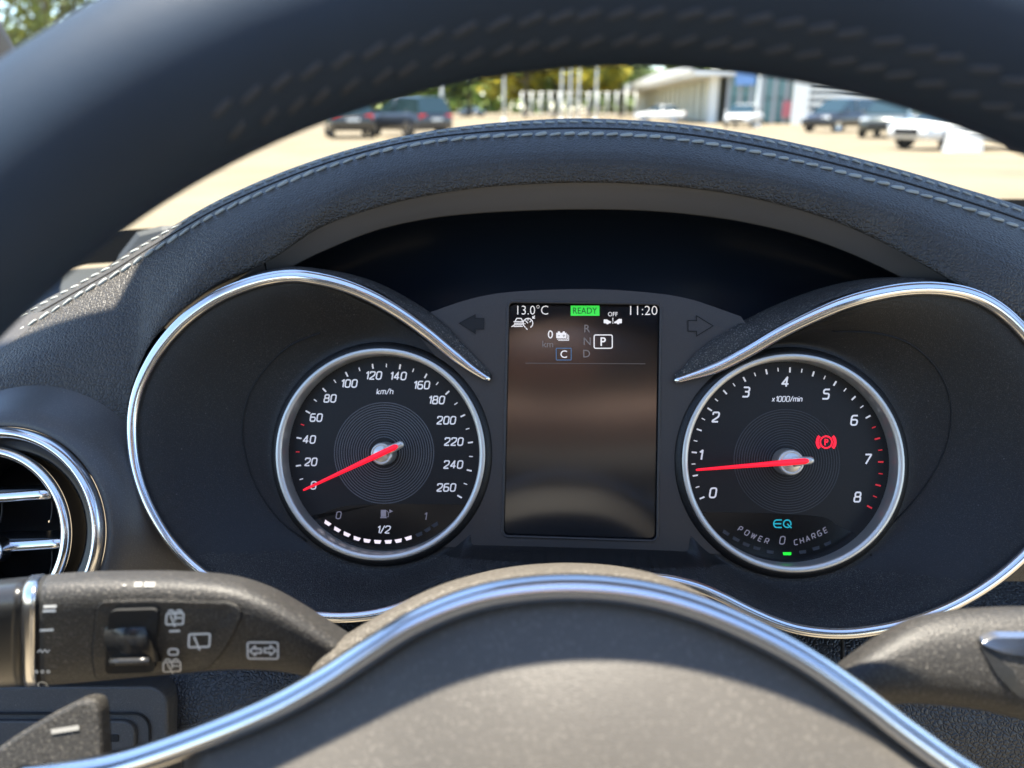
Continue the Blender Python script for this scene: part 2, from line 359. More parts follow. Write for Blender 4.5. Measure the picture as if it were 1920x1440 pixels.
stitch_line(cl(N_, Nw)[sel], .0064, stm, .16)
stitch_line(cl(mixrow(S_, N_, .22), Sw+(Nw-Sw)*.22)[sel], .0058, stm2, -.12)
# dash top running forward to the windscreen
back = cl(S_+np.array([0, 55]), Sw-.04); xs = np.linspace(-.62, 1.28, NS)
far = np.stack([np.interp(np.linspace(0, 1, NS), np.linspace(0, 1, 25), B_[:, i]) for i in range(3)], 1)+np.array([0, -.012, -.012])
mid = back*.45+far*.55; mid[:, 2] = np.minimum(mid[:, 2], H0-.115)
obj('dash_top', *loft([back-np.array([0, 0, .01]), back*.8+far*.2-np.array([0, 0, .035]), mid-np.array([0, 0, .012]), far]), M['dtop'], dash)
# side blocks of the dash, out of the frame
obj('dash_side', *join([box(CP+np.array([.78, .43, -.27]), (.9, .3, .26))]), M['hood'], dash, smooth=False, bevel=.02)
# raised demister cover left of the hood
dm = [(215, 470), (250, 425), (300, 412), (400, 410), (480, 412), (480, 470), (300, 520), (180, 560)]
P0 = [CP+ray(*p)*(.56) for p in dm]
obj('demister_cover', *prism(P0, (0, .3, -.5), .05), M['dtop'], dash, smooth=False, bevel=.008)
# frit band at the windscreen foot with its toothed upper edge
fr = thing_f = None
b0, b1 = B_+np.array([0, -.006, -.01]), B_*.965+T_*.035+np.array([0, -.004, 0])
obj('frit_band', *loft([b0, b1]), M['frit'], ws)

# ------------------------------------------------------------------ visor lining and void behind the centre
ci = thing('instrument_cluster', 'instrument cluster with two silver ringed dials and a dark upright display', 'instrument cluster', CL.p(0, -.07, -.02))
xs = np.linspace(440, 1800, 90)
BT = crx([(430, 540), (490, 500), (505, 490), (600, 429), (700, 393), (800, 369), (900, 354), (1000, 347), (1093, 344), (1198, 347), (1296, 355), (1394, 370), (1490, 393), (1580, 423), (1675, 467), (1780, 525), (1830, 560)], xs)
BB = crx([(430, 580), (500, 525), (545, 500), (600, 472), (700, 432), (800, 409), (900, 398), (1000, 393), (1093, 391), (1200, 393), (1300, 401), (1400, 416), (1500, 440), (1600, 476), (1700, 524), (1770, 568), (1830, 610)], xs)
obj('visor_lining', *loft([cl(BT-np.array([0, 6]), .0005), cl(BT, .0), cl(BT*.85+BB*.15, -.0035), cl(BB, -.008), cl(BB+np.array([0, 2]), -.012)]), M['liner'], ci)
obj('visor_back', *loft([cl(BB-np.array([0, 8]), -.010), cl(BB+np.array([0, 18]), -.035), cl(np.stack([xs, np.full(90, 560)], 1), -.055), cl(np.stack([xs, np.full(90, 760)], 1), -.045)]), M['void'], ci)
for px in ((495, 487), (503, 525)), ((1780, 498), (1775, 540)):
    a, b_ = np.array(px); obj('lining_joint', *tube(cl([a, (a+b_)/2, b_], .0012), .0004, seg=6), M['seam'], ci)

# ------------------------------------------------------------------ cluster face: one moulded surface with two bowls
TRIM = [(918, 713), (880, 688), (840, 656), (800, 623), (750, 587), (700, 558), (650, 537), (600, 524), (550, 518), (500, 524), (450, 539), (400, 562), (350, 598), (310, 640), (280, 685), (258, 735), (248, 790), (250, 850), (262, 905), (285, 960), (320, 1015), (365, 1062), (420, 1100), (480, 1130), (540, 1148), (600, 1156), (660, 1157), (720, 1148), (780, 1128), (840, 1103), (900, 1089), (960, 1085), (1020, 1083), (1093, 1082), (1170, 1082), (1240, 1085), (1300, 1098), (1350, 1118), (1400, 1143), (1450, 1165), (1500, 1180), (1560, 1187), (1620, 1184), (1700, 1168), (1780, 1138), (1850, 1098), (1910, 1050), (1960, 995), (1995, 930), (2010, 860), (2005, 790), (1985, 725), (1955, 670), (1915, 618), (1870, 578), (1820, 553), (1760, 542), (1700, 543), (1640, 553), (1580, 570), (1520, 595), (1460, 625), (1400, 660), (1340, 690), (1265, 715)]
TW = .020
tp = cr(TRIM, 420)
s_ = np.arange(420); tipf = np.clip(np.minimum(s_, 419-s_)/45, 0, 1); tipf = tipf*tipf*(3-2*tipf)
twv = .004+(TW-.004)*tipf
trim3 = cl(tp, twv)
wid = .0011+.0012*np.clip(np.minimum(s_, 419-s_)/8, 0, 1); topness = np.clip((760-tp[:, 1])/200, 0, 1); wid = wid+.0006*topness
obj('chrome_trim', *tube(trim3, wid*1.0, wid*.9, up=NV, seg=12), M['chrome'], ci)
GL, GR = CL.uv((716, 850)), CL.uv((1480, 866)); RG = .0456
trimuv = np.stack([((trim3-CL.o)@CL.ex), ((trim3-CL.o)@CL.ey)], 1)
arch = [(1388, 594), (1290, 561), (1200, 548), (1093, 543), (960, 548), (880, 562), (797, 590)]
archuv = np.array([CL.uv(p, .001) for p in cr(arch, 40)])
keep = [i for i in range(420) if not (trimuv[i][1] > .02 and abs(trimuv[i][0]+.004) < .066)]
wall = trimuv[keep]
loop = np.vstack([wall, archuv]); ang = np.arctan2(loop[:, 1], loop[:, 0]); rad = np.linalg.norm(loop, axis=1); o_ = np.argsort(ang); ang, rad = ang[o_], rad[o_]
NA, NR = 540, 130
th = np.linspace(-math.pi, math.pi, NA, endpoint=False); rb = np.interp(th, np.r_[ang-2*math.pi, ang, ang+2*math.pi], np.r_[rad, rad, rad])
SCR = [CL.uv(p, .0) for p in ((953, 567), (1238, 569), (1234, 1011), (948, 1004))]
sx0, sx1, sy0, sy1 = SCR[0][0], SCR[1][0], SCR[3][1], SCR[0][1]
def face_w(u, v):
    u = np.asarray(u); v = np.asarray(v); sh = u.shape; p = np.stack([u.ravel(), v.ravel()], 1)
    d = np.minimum(np.linalg.norm(p-GL, axis=1), np.linalg.norm(p-GR, axis=1))-RG*1.1
    qx = np.maximum(np.abs(p[:, 0]-(sx0+sx1)/2)-(sx1-sx0)/2-.012, 0); qy = np.maximum(np.maximum(sy0-.003-p[:, 1], 0), 0); d = np.minimum(d, np.hypot(qx, qy)); d = np.maximum(d, 0)
    b_ = np.min(np.linalg.norm(p[:, None, :]-wall[None, ::3, :], axis=2), axis=1)
    b_ = np.maximum(b_-.0015, 0); t = d/(d+b_+1e-6); t = t*t*(3-2*t)*.6+t*.4
    a_ = np.clip((np.abs(p[:, 0]+.004)-.07)/.045, 0, 1); a_ = a_*a_*(3-2*a_); k_ = np.clip(p[:, 1]/.03, 0, 1); amp = 1-k_*(1-a_)
    g_ = np.minimum(np.linalg.norm(p-GL, axis=1), np.linalg.norm(p-GR, axis=1)) < RG*1.01
    sc_ = (p[:, 0] > sx0-.004) & (p[:, 0] < sx1+.004) & (p[:, 1] > sy0-.002) & (p[:, 1] < sy1+.004)
    return np.where(g_ | sc_, -.012, .0012+t*amp*(TW-.0022)).reshape(sh)
fr_ = np.linspace(0.02, 1, NR)
U = np.outer(fr_, np.cos(th)*rb); V = np.outer(fr_, np.sin(th)*rb); W = face_w(U, V)
P = CL.o+U[..., None]*CL.ex+V[..., None]*CL.ey+W[..., None]*CL.n
v, f = loft(list(P), True); o = obj('moulded_face', v, f, M['bowl'], ci)
# lower part carries a coarser grain
o.data.materials.append(M['shelf']); cz = [sum(V.ravel()[i] for i in pl.vertices)/4 for pl in o.data.polygons]
o.data.polygons.foreach_set('material_index', [1 if c < -.043 else 0 for c in cz])
# thin joint lines on the bowls
def on_face(pts, lift=.0003):
    out = []
    for p in pts:
        w_ = 0.0
        for _ in range(6): u_ = CL.uv(p, w_); w_ = float(face_w(np.array([u_[0]]), np.array([u_[1]]))[0])
        out.append(CL.p(u_[0], u_[1], w_+lift))
    return np.array(out)
obj('bowl_joint', *tube(on_face(cr([(600, 625), (545, 648), (500, 690), (468, 740), (455, 800), (462, 860), (485, 920), (525, 975), (575, 1015)], 40)), .00035, seg=6), M['seam'], ci)
obj('bowl_joint', *tube(on_face(cr([(1560, 622), (1640, 625), (1705, 645), (1755, 690), (1780, 745), (1782, 800), (1765, 860), (1725, 925), (1670, 985), (1610, 1030)], 40)), .00035, seg=6), M['seam'], ci)
# brows
def brow(top, idx):
    fr3 = trim3[idx]; n = len(fr3); t = cr(top, n); xx = np.abs(t[:, 0]-1093); back = cl(t, .0036-.0156*np.clip((xx-285)/90, 0, 1)); fw = twv[idx]
    und = np.array([CL.p(*(trimuv[i]*1), -.012) for i in idx])
    m1 = fr3*.5+back*.5+CL.ey*.0022
    rows = [und, fr3-CL.n*.001-CL.ey*.0005, fr3+CL.ey*.0012, m1, back, back-CL.n*.02]
    obj('brow', *loft(rows), M['brow'], ci)
iL = [i for i in range(0, 140) if tp[i][0] > 395 and tp[i][1] < 720]
brow([(923, 710), (902, 680), (864, 640), (838, 611), (800, 581), (758, 555), (708, 530), (658, 514), (608, 505), (558, 501), (500, 508), (450, 525), (396, 556)], iL)
iR = [i for i in range(280, 420) if tp[i][1] < 720 and tp[i][0] < 1880]
brow([(1868, 570), (1830, 548), (1790, 534), (1720, 522), (1660, 520), (1600, 526), (1540, 540), (1480, 561), (1420, 588), (1360, 622), (1310, 658), (1264, 710)], iR)
# trim backing lip (dark) outside the chrome line and skirt to the dash
T2, S2, U2 = frames(trim3, NV)
lip = trim3-CL.n*.0062
obj('trim_lip', *tube(lip, .0035, .003, up=NV, seg=8), M['bowl'], ci)
obj('trim_skirt', *loft([lip[60:], (lip-CL.n*.04)[60:]]), M['bowl'], ci)

# ------------------------------------------------------------------ centre panel with the display and arrow tell-tales
def circ_arc(c, r, a0, a1, n): return [(c[0]+r*math.cos(a), c[1]+r*math.sin(a)) for a in np.linspace(R(a0), R(a1), n)]
RT = RG*1.062
au = [tuple(x) for x in archuv]                       # right to left
pl = au + [tuple(CL.uv((770, 612), .001))] + circ_arc(GL, RT, 62, -54, 26) + circ_arc(GR, RT, 234, 118, 26) + [tuple(CL.uv((1400, 612), .001))]
W0 = .0022
hol = rrect(sx0, sy0, sx1, sy1, .0024)
def flat_hole(outer, hole, wz, t):
    bm = bmesh.new()
    vo = [bm.verts.new((x, y, 0)) for x, y in outer]; vi = [bm.verts.new((x, y, 0)) for x, y in hole]
    es = [bm.edges.new((a[i], a[(i+1) % len(a)])) for a in (vo, vi) for i in range(len(a))]
    bmesh.ops.triangle_fill(bm, use_beauty=True, edges=es)
    r = bmesh.ops.extrude_face_region(bm, geom=bm.faces[:]); bmesh.ops.translate(bm, vec=(0, 0, -t), verts=[e for e in r['geom'] if isinstance(e, bmesh.types.BMVert)])
    bmesh.ops.recalc_face_normals(bm, faces=bm.faces[:]); bm.verts.index_update()
    v = [CL.p(x.co.x, x.co.y, wz+x.co.z) for x in bm.verts]; f = [tuple(y.index for y in x.verts) for x in bm.faces]; bm.free(); return v, f
cp_ = obj('centre_panel', *flat_hole(pl, hol, W0, .05), M['panel'], ci, smooth=False)
rim_path = np.array([CL.p(x, y, W0) for x, y in rrect(sx0, sy0, sx1, sy1, .0024)])
dsp = obj('display', *prism([CL.p(x, y, -.0006) for x, y in rrect(sx0-.001, sy0-.001, sx1+.001, sy1+.001, .003)], -CL.n, .002), M['scr'], ci, smooth=False, label='dark upright display glass with white symbols and a green READY box')
obj('display_frame', *tube(rim_path, .00055, .0005, up=NV, seg=6, closed=True), M['panel'], cp_)
WS = -.0004
def poly_px(pts, w=WS): return [CL.at(p, w) for p in pts]
def flat(name, polys, m, parent, w=WS):
    V, F = [], []
    for p in polys:
        F.append(tuple(range(len(V), len(V)+len(p)))); V += [CL.at(q, w) for q in p]
    return obj(name, V, F, m, parent, smooth=False)
def ribbon2(pts, wd, closed=False):
    P = np.array(pts, float); n = len(P)
    if closed: d1 = P-np.roll(P, 1, 0); d2 = np.roll(P, -1, 0)-P
    else: d = np.diff(P, axis=0); d1 = np.vstack([d[:1], d]); d2 = np.vstack([d, d[-1:]])
    d1 /= np.linalg.norm(d1, axis=1)[:, None]+1e-12; d2 /= np.linalg.norm(d2, axis=1)[:, None]+1e-12
    n1 = np.stack([-d1[:, 1], d1[:, 0]], 1); n2 = np.stack([-d2[:, 1], d2[:, 0]], 1); m = n1+n2; m /= np.linalg.norm(m, axis=1)[:, None]+1e-12
    k = 1/np.maximum(.45, (m*n1).sum(1)); off = m*(k*wd/2)[:, None]
    V = np.vstack([P+off, P-off]); F = [(i, (i+1) % n, n+(i+1) % n, n+i) for i in range(n if closed else n-1)]
    return V, F
def strokes(name, paths, wd, m, parent, w=WS, tr=None):
    """paths: (points, closed) in photo pixels (or any 2-D frame mapped by tr)"""
    tr = tr or (lambda q: CL.at(q, w)); V, F, n = [], [], 0
    for p, c in paths:
        a, b_ = ribbon2(p, wd, c); V += [tr(q) for q in a]; F += [tuple(i+n for i in x) for x in b_]; n += len(a)
    return obj(name, V, F, m, parent, smooth=False)
def text_mesh(s, off=0.0):
    c = bpy.data.curves.new('t', 'FONT'); c.body = s; c.offset = off; c.resolution_u = 3; o = bpy.data.objects.new('t', c); COL.objects.link(o)
    dg = bpy.context.evaluated_depsgraph_get(); me = bpy.data.meshes.new_from_object(o.evaluated_get(dg))
    v = np.array([tuple(x.co)[:2] for x in me.vertices]); f = [tuple(p.vertices) for p in me.polygons]
    bpy.data.objects.remove(o); bpy.data.curves.remove(c); bpy.data.meshes.remove(me); return v, f
def text(name, s, cx, cy, h, m, parent, width=None, w=WS, off=0.0, tr=None, shear=0):
    v, f = text_mesh(s, off); lo, hi = v.min(0), v.max(0); sc = h/(hi[1]-lo[1]); sx = sc if width is None else width/(hi[0]-lo[0])
    q = np.stack([(v[:, 0]-(lo[0]+hi[0])/2)*sx+shear*(v[:, 1]-(lo[1]+hi[1])/2)*sc+cx, cy-(v[:, 1]-(lo[1]+hi[1])/2)*sc], 1)
    tr = tr or (lambda p: CL.at(p, w)); return obj(name, [tr(p) for p in q], f, m, parent, smooth=False)
def circ(cx, cy, r, a0=0, a1=360, n=24): return [(cx+r*math.cos(R(a)), cy-r*math.sin(R(a))) for a in np.linspace(a0, a1, n)]
text('temperature_readout', '13.0°C', 999, 581, 17.5, M['swhite'], dsp, 58, off=-.012)
text('clock_readout', '11:20', 1207, 582, 17, M['swhite'], dsp, 51, off=-.012)
rb_ = flat('ready_box', [[(1070, 573), (1124, 573), (1124, 592), (1070, 592)]], M['readygreen'], dsp)
text('ready_text', 'READY', 1097, 582.5, 11.5, M['readytext'], dsp, 45, w=WS+.0002)
text('off_text', 'OFF', 1149, 589, 8, M['swhite'], dsp, 18)
text('range_number', '0', 1032, 627, 15, M['swhite'], dsp, 9.5)
text('range_unit', 'km', 1027, 645, 12, M['sgrey'], dsp, 20)
text('gear_letter', 'R', 1101, 616, 14, M['sgrey'], dsp); text('gear_letter', 'N', 1101, 640, 14, M['sgrey'], dsp); text('gear_letter', 'D', 1100, 663, 14, M['sgrey'], dsp)
text('gear_letter', 'P', 1131, 640.5, 16, M['swhite'], dsp, 10, off=.012)
strokes('gear_box', [(rrect(1114, 628, 1148, 653, 3), True)], 1.9, M['swhite'], dsp)
text('mode_letter', 'C', 1057, 664, 14, M['swhite'], dsp)
strokes('mode_box', [(rrect(1043, 653, 1071, 675, 1.5), True)], 1.5, M['sblue'], dsp)
strokes('screen_divider', [([(985, 681), (1210, 682)], False)], 1.2, M['sline'], dsp)
# cruise symbol: car over lane lines, and a dial with a small arrow
strokes('cruise_symbol', [([(966, 602), (969, 597), (977, 597), (980, 602)], False), ([(963, 603), (982, 603)], False), ([(964, 606), (981, 606)], False), ([(965, 609), (980, 609)], False), ([(959, 613), (966, 608)], False), ([(963, 612), (980, 612)], False),
    (circ(990, 606, 9, -60, 240, 26), False), ([(990, 606), (985, 601)], False), ([(996, 601), (993, 604)], False), ([(990, 598), (990, 601)], False), ([(983, 607), (985, 607)], False), ([(986, 615), (989, 618)], False), ([(1003, 592), (999, 596)], False), ([(999, 593), (999, 596.5), (1003, 596.5)], False)], 1.7, M['swhite'], dsp)
flat('collision_symbol', [[(1132, 599), (1138, 599), (1143, 602), (1146, 603), (1145, 606), (1132, 606)], [(1166, 598), (1160, 598), (1155, 602), (1151, 604), (1152, 606), (1166, 606)], [(1148.2, 596), (1150, 596), (1149.6, 603), (1148.6, 603)], [(1148.2, 604.8), (1150, 604.8), (1150, 606.5), (1148.2, 606.5)], circ(1139, 605.5, 2.6, 0, 330, 10), circ(1159, 605.5, 2.6, 0, 330, 10)], M['swhite'], dsp)
flat('battery_symbol', [[(1043, 624), (1046, 624), (1046, 621.5), (1050, 621.5), (1050, 624), (1055, 624), (1055, 621.5), (1059, 621.5), (1059, 624), (1062, 624), (1062, 634), (1043, 634)], [(1044.5, 635.2), (1063.2, 635.2), (1063.2, 626), (1064.4, 626), (1064.4, 636.4), (1044.5, 636.4)], [(1046.5, 637.6), (1065.6, 637.6), (1065.6, 628), (1066.8, 628), (1066.8, 638.8), (1046.5, 638.8)]], M['swhite'], dsp)
strokes('battery_poles', [([(1046, 629.5), (1049.5, 629.5)], False), ([(1055, 629.5), (1059.5, 629.5)], False), ([(1057.2, 627.2), (1057.2, 631.8)], False)], 1.1, M['dimmer'], dsp, w=WS+.0002)
# turn signal tell-tales: sunk arrows in the panel
def arrow(pts, m): 
    flat('turn_arrow', [pts], m, cp_, W0+.0003); strokes('arrow_edge', [(pts, True)], 1.6, M['seam'], cp_, W0+.0005)
arrow([(861, 606), (891, 590), (891, 597), (907, 597), (907, 617), (891, 617), (891, 625)], M['dial'])
arrow([(1337, 611), (1306, 592), (1306, 601), (1290, 601), (1290, 621), (1306, 621), (1306, 630)], M['panel'])

# ------------------------------------------------------------------ dials
def rnd(pts, r, closed=False, seg=4):
    P = [np.array(p, float) for p in pts]; n = len(P); out = []
    for i in range(n):
        if not closed and i in (0, n-1): out.append(P[i]); continue
        a, b_, c = P[i-1], P[i], P[(i+1) % n]; d1, d2 = a-b_, c-b_; l1, l2 = np.linalg.norm(d1), np.linalg.norm(d2)
        q = min(r, l1*.48, l2*.48); s, e = b_+d1/l1*q, b_+d2/l2*q
        for t in np.linspace(0, 1, seg+1): out.append(s*(1-t)**2+2*b_*t*(1-t)+e*t*t)
    return np.array(out)
GW = .64
FONT = {
 '0': [([(0, 0), (GW, 0), (GW, 1), (0, 1)], 1, .26)], '1': [([(.12, .78), (.38, 1), (.38, 0)], 0, .03)],
 '2': [([(0, .74), (0, 1), (GW, 1), (GW, .55), (.05, .12), (.02, 0), (GW, 0)], 0, .2)],
 '3': [([(0, 1), (GW, 1), (GW, .53), (.2, .53)], 0, .22), ([(.2, .53), (GW, .53), (GW, 0), (0, 0)], 0, .22)],
 '4': [([(.46, 0), (.46, 1), (0, .28), (.68, .28)], 0, .03)], '5': [([(GW, 1), (.05, 1), (.03, .56), (GW, .56), (GW, 0), (0, 0)], 0, .2)],
 '6': [([(GW*.95, 1), (0, 1), (0, 0), (GW, 0), (GW, .56), (.0, .56)], 0, .24)], '7': [([(0, 1), (GW, 1), (.2, 0)], 0, .06)],
 '8': [([(0, 0), (GW, 0), (GW, .53), (0, .53)], 1, .2), ([(.04, .53), (GW-.04, .53), (GW-.04, 1), (.04, 1)], 1, .2)],
 '/': [([(0, -.05), (.45, 1.05)], 0, 0)],
 'P': [([(0, 0), (0, 1), (GW, 1), (GW, .42), (0, .42)], 0, .2)], 'O': [([(0, 0), (.75, 0), (.75, 1), (0, 1)], 1, .28)],
 'W': [([(0, 1), (.2, 0), (.45, .9), (.7, 0), (.9, 1)], 0, .02)], 'E': [([(.62, 1), (0, 1), (0, 0), (.62, 0)], 0, .1), ([(0, .5), (.56, .5)], 0, 0)],
 'R': [([(0, 0), (0, 1), (.68, 1), (.68, .42), (0, .42)], 0, .2), ([(.35, .42), (.7, 0)], 0, 0)], 'C': [([(.7, 1), (0, 1), (0, 0), (.7, 0)], 0, .28)],
 'H': [([(0, 0), (0, 1)], 0, 0), ([(.7, 0), (.7, 1)], 0, 0), ([(0, .5), (.7, .5)], 0, 0)], 'A': [([(0, 0), (.36, 1), (.74, 0)], 0, .05), ([(.14, .33), (.6, .33)], 0, 0)],
 'G': [([(.7, 1), (0, 1), (0, 0), (.72, 0), (.72, .48), (.38, .48)], 0, .24)],
 'k': [([(0, 0), (0, 1)], 0, 0), ([(.5, .68), (.08, .32), (.5, 0)], 0, 0)], 'm': [([(0, 0), (0, .68), (.44, .68), (.44, 0)], 0, .16), ([(.44, .5), (.44, .68), (.88, .68), (.88, 0)], 0, .16)],
 'h': [([(0, 0), (0, 1)], 0, 0), ([(0, .68), (.5, .68), (.5, 0)], 0, .18)], 'x': [([(0, 0), (.5, .68)], 0, 0), ([(0, .68), (.5, 0)], 0, 0)],
 'i': [([(0, 0), (0, .68)], 0, 0), ([(0, .86), (0, 1)], 0, 0)], 'n': [([(0, 0), (0, .68), (.5, .68), (.5, 0)], 0, .18)],
}
def glyphs(s, gap=.26):
    x = 0; out = []
    for ch in s:
        g_ = FONT[ch]; mx = max(p[0] for q in g_ for p in q[0])
        for p, c, r in g_: out.append((rnd(p, r, c) + np.array([x, 0]), bool(c)))
        x += mx+gap
    return out, x-gap
def numeral(name, s, c, h, wd, m, parent, w, rot=0, shear=.16, sx=1.0, gap=.26):
    """h, wd in photo pixels at the dial plane"""
    gl, tw_ = glyphs(s, gap); pathz = []
    ca, sa = math.cos(rot), math.sin(rot)
    for p, cl_ in gl:
        q = (p-np.array([tw_/2, .5]))*h*np.array([sx, 1]); q[:, 0] += shear*q[:, 1]; q = np.stack([q[:, 0]*ca-q[:, 1]*sa, q[:, 0]*sa+q[:, 1]*ca], 1)
        pathz.append((np.stack([c[0]+q[:, 0], c[1]-q[:, 1]], 1), cl_))
    return strokes(name, pathz, wd, m, parent, w)
DW = -.004                                        # dial plane lies a little behind the ring plane
def gauge(name, G, label, grooves_mat, ring_name='silver_ring'):
    c0 = CL.p(G[0], G[1], 0)
    d = obj(name, *lathe(c0, NV, [(0.0001, DW), (RG*.96, DW)], 96), M['dial'], ci, smooth=False, label=label)
    # dark tube, silver ring
    obj('tube_wall', *lathe(c0, NV, [(RG*.945, DW-.001), (RG*.945, .0020), (RG*1.00, .0042), (RG*1.015, .0040), (RG*1.05, .0028), (RG*1.065, .0016), (RG*1.066, -.012)], 128), M['bowl'], d)
    rp = [(RG*.938, DW), (RG*.942, .0036), (RG*.948, .0044), (RG*.972, .0048), (RG*.993, .0048), (RG*1.0, .0044), (RG*1.003, .003)]
    obj('silver_ring', *lathe(c0, NV, rp, 160), M['ring'], d)
    pr = []
    rr = np.linspace(RG*.155, RG*.485, 15)
    pp = []
    for r in rr: pp.append(lathe(c0, NV, [(r-.00022, DW+.00002), (r, DW+.00028), (r+.00022, DW+.00002)], 96))
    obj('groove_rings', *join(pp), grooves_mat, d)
    return d, c0
def needle(d, c0, tip_px, tail_px, hub_mat, collar, k=1.0):
    hw = .004
    h_c = CL.o+0
    # the hub
    obj('needle_hub', *lathe(c0, NV, [(.0001, hw+.0010), (.0034*k, hw+.0010), (.0036*k, hw+.0007), (.0039*k, hw+.0011), (.0046*k, hw+.0008), (.0049*k, hw-.001), (.0050*k, DW)], 48), hub_mat, d)
    a, b_ = CL.at(tip_px, hw+.002), CL.at(tail_px, hw+.0022); ax = (b_-a)/np.linalg.norm(b_-a); sd = np.cross(NV, ax)
    L = np.linalg.norm(b_-a); sec = []
    for t, hwid in ((0, .00035), (.02, .0005), (.5, .0009), (.8, .00125), (.97, .0012), (1, .0007)):
        q = a+ax*L*t; sec.append(np.array([q-sd*hwid, q-sd*hwid*.6+NV*.0006, q+sd*hwid*.6+NV*.0006, q+sd*hwid, q-NV*.0005]))
    obj('needle', *loft(sec, True, True), M['red'], d)
    # clear carrier under the tail of the needle
    q0 = b_-ax*.006-NV*.0016; obj('needle_carrier', *tube([q0, q0+ax*.004, q0+ax*.0075, q0+ax*.0085], [.0026, .0019, .0016, .001], [.001]*4, up=NV, seg=10), collar, d)
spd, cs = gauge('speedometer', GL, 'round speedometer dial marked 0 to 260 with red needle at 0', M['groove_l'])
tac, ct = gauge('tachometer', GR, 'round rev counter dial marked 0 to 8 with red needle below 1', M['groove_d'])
tickM = mesh('tick', *prism([(-.0011, -.00032, 0), (.0011, -.00032, 0), (.0011, .00032, 0), (-.0011, .00032, 0)], (0, 0, 1), .0002), smooth=False)
tickm = mesh('tick', *prism([(-.0008, -.0002, 0), (.0008, -.0002, 0), (.0008, .0002, 0), (-.0008, .0002, 0)], (0, 0, 1), .0002), smooth=False)
def tick(d, c0, a, r, big, m):
    me = (tickM if big else tickm).copy() if m.name not in TK[big] else TK[big][m.name]
    if m.name not in TK[big]: me.materials.append(m); TK[big][m.name] = me
    o = bpy.data.objects.new('tick', me); COL.objects.link(o); o.parent = d
    x = CL.ex*math.cos(a)+CL.ey*math.sin(a); y = np.cross(NV, x); q = c0+NV*(DW+.0002)+x*r-base(d)
    o.matrix_local = Matrix(((x[0], y[0], NV[0], q[0]), (x[1], y[1], NV[1], q[1]), (x[2], y[2], NV[2], q[2]), (0, 0, 0, 1)))
TK = {True: {}, False: {}}
MW = DW+.0003
pxc = lambda G: None
for i in range(27):
    a = R(208-i*9.08); big = i % 2 == 0
    if i == 0: continue
    tick(spd, cs, a, .0386, big, M['redprint'] if i in (3, 5) else M['white'])
for i in range(33):
    a = R(205-i*7.28); big = i % 2 == 0
    tick(tac, ct, a, .0392 if big else .0394, big, M['redprint'] if i > 24 else M['white'])
for s, x, y in (('0', 588, 910), ('20', 583, 866), ('40', 580, 824), ('60', 593, 783), ('80', 619, 747), ('100', 654, 719), ('120', 700, 704), ('140', 746, 705), ('160', 790, 722), ('180', 818, 750), ('200', 837, 788), ('220', 851, 828), ('240', 850, 871), ('260', 837, 914)):
    numeral('numeral', s, (x, y), 13.8, 2.3, M['white'], spd, MW)
for s, x, y in (('0', 1337, 924), ('1', 1313, 853), ('2', 1342, 782), ('3', 1399, 735), ('4', 1473, 716), ('5', 1549, 739), ('6', 1602, 788), ('7', 1627, 861), ('8', 1608, 932)):
    numeral('numeral', s, (x, y), 17.5, 3.0, M['white'], tac, MW)
numeral('unit_text', 'km/h', (722, 734), 10, 1.4, M['white'], spd, MW, gap=.22); numeral('unit_text', 'x1000/min', (1476, 748), 9.5, 1.4, M['white'], tac, MW, gap=.22, sx=.92)
needle(spd, CL.p(*CL.uv((716, 851), .004), 0), (569, 919), (745, 836), M['ring'], M['ring'])
needle(tac, CL.p(*CL.uv((1483, 867), .004), 0), (1305, 881), (1516, 864), M['ring'], M['ring'], 1.12)
# lower glossy fields
def seg_field(d, G, c0, ytop, pts):
    pp = [CL.at(p, DW+.00015) for p in pts]; arc = []
    return pp
def field(d, G, top_px, right_px=None):
    a = [CL.uv(p, DW) for p in top_px]; r = RG*.94
    a0 = math.atan2(*(a[0]-G)[::-1]); a1 = math.atan2(*(a[-1]-G)[::-1])
    if a0 > 0: a0 -= 2*math.pi
    if a1 > 0: a1 -= 2*math.pi
    arc = [(G[0]+r*math.cos(t), G[1]+r*math.sin(t)) for t in np.linspace(a1, a0, 50)]
    pl_ = [tuple(x) for x in a[1:-1]]+arc
    obj('lower_field', *prism([CL.p(x, y, DW+.00015) for x, y in pl_], -NV, .0001), M['dial_lo'], d, smooth=False)
field(spd, GL, cr([(560, 985), (585, 972), (640, 950), (720, 945), (800, 945), (876, 946)], 30))
field(tac, GR, cr([(1312, 960), (1400, 961), (1480, 964), (1545, 970), (1570, 985), (1605, 1000)], 30))
text('fuel_symbol', 'F', 721, 963, 1, M['dimmer'], spd, w=MW) if False else None
flat('fuel_symbol', [[(714, 956), (724, 956), (724, 969), (714, 969)], [(713, 969.5), (725, 969.5), (725, 971.5), (713, 971.5)], [(730, 955), (737, 958.5), (730, 962)]], M['dim'], spd, MW)
strokes('fuel_hose', [(rnd([(724, 957), (728, 960), (728.5, 969), (725, 969)], 2), False)], 1.2, M['dim'], spd, MW)
numeral('fuel_text', '0', (635, 966), 13, 1.8, M['dim'], spd, MW); numeral('fuel_text', '1', (797, 968), 13, 1.8, M['dim'], spd, MW); numeral('fuel_text', '1/2', (719, 993), 13, 2.0, M['white'], spd, MW, gap=.2)
segs = [(614, 981), (632, 993), (650, 1002), (669, 1010), (688, 1014), (708, 1016), (728, 1016), (747, 1014), (766, 1009), (786, 1002), (802, 993), (816, 984)]
sp_ = np.array(segs, float); tg = np.gradient(sp_, axis=0); tg /= np.linalg.norm(tg, axis=1)[:, None]
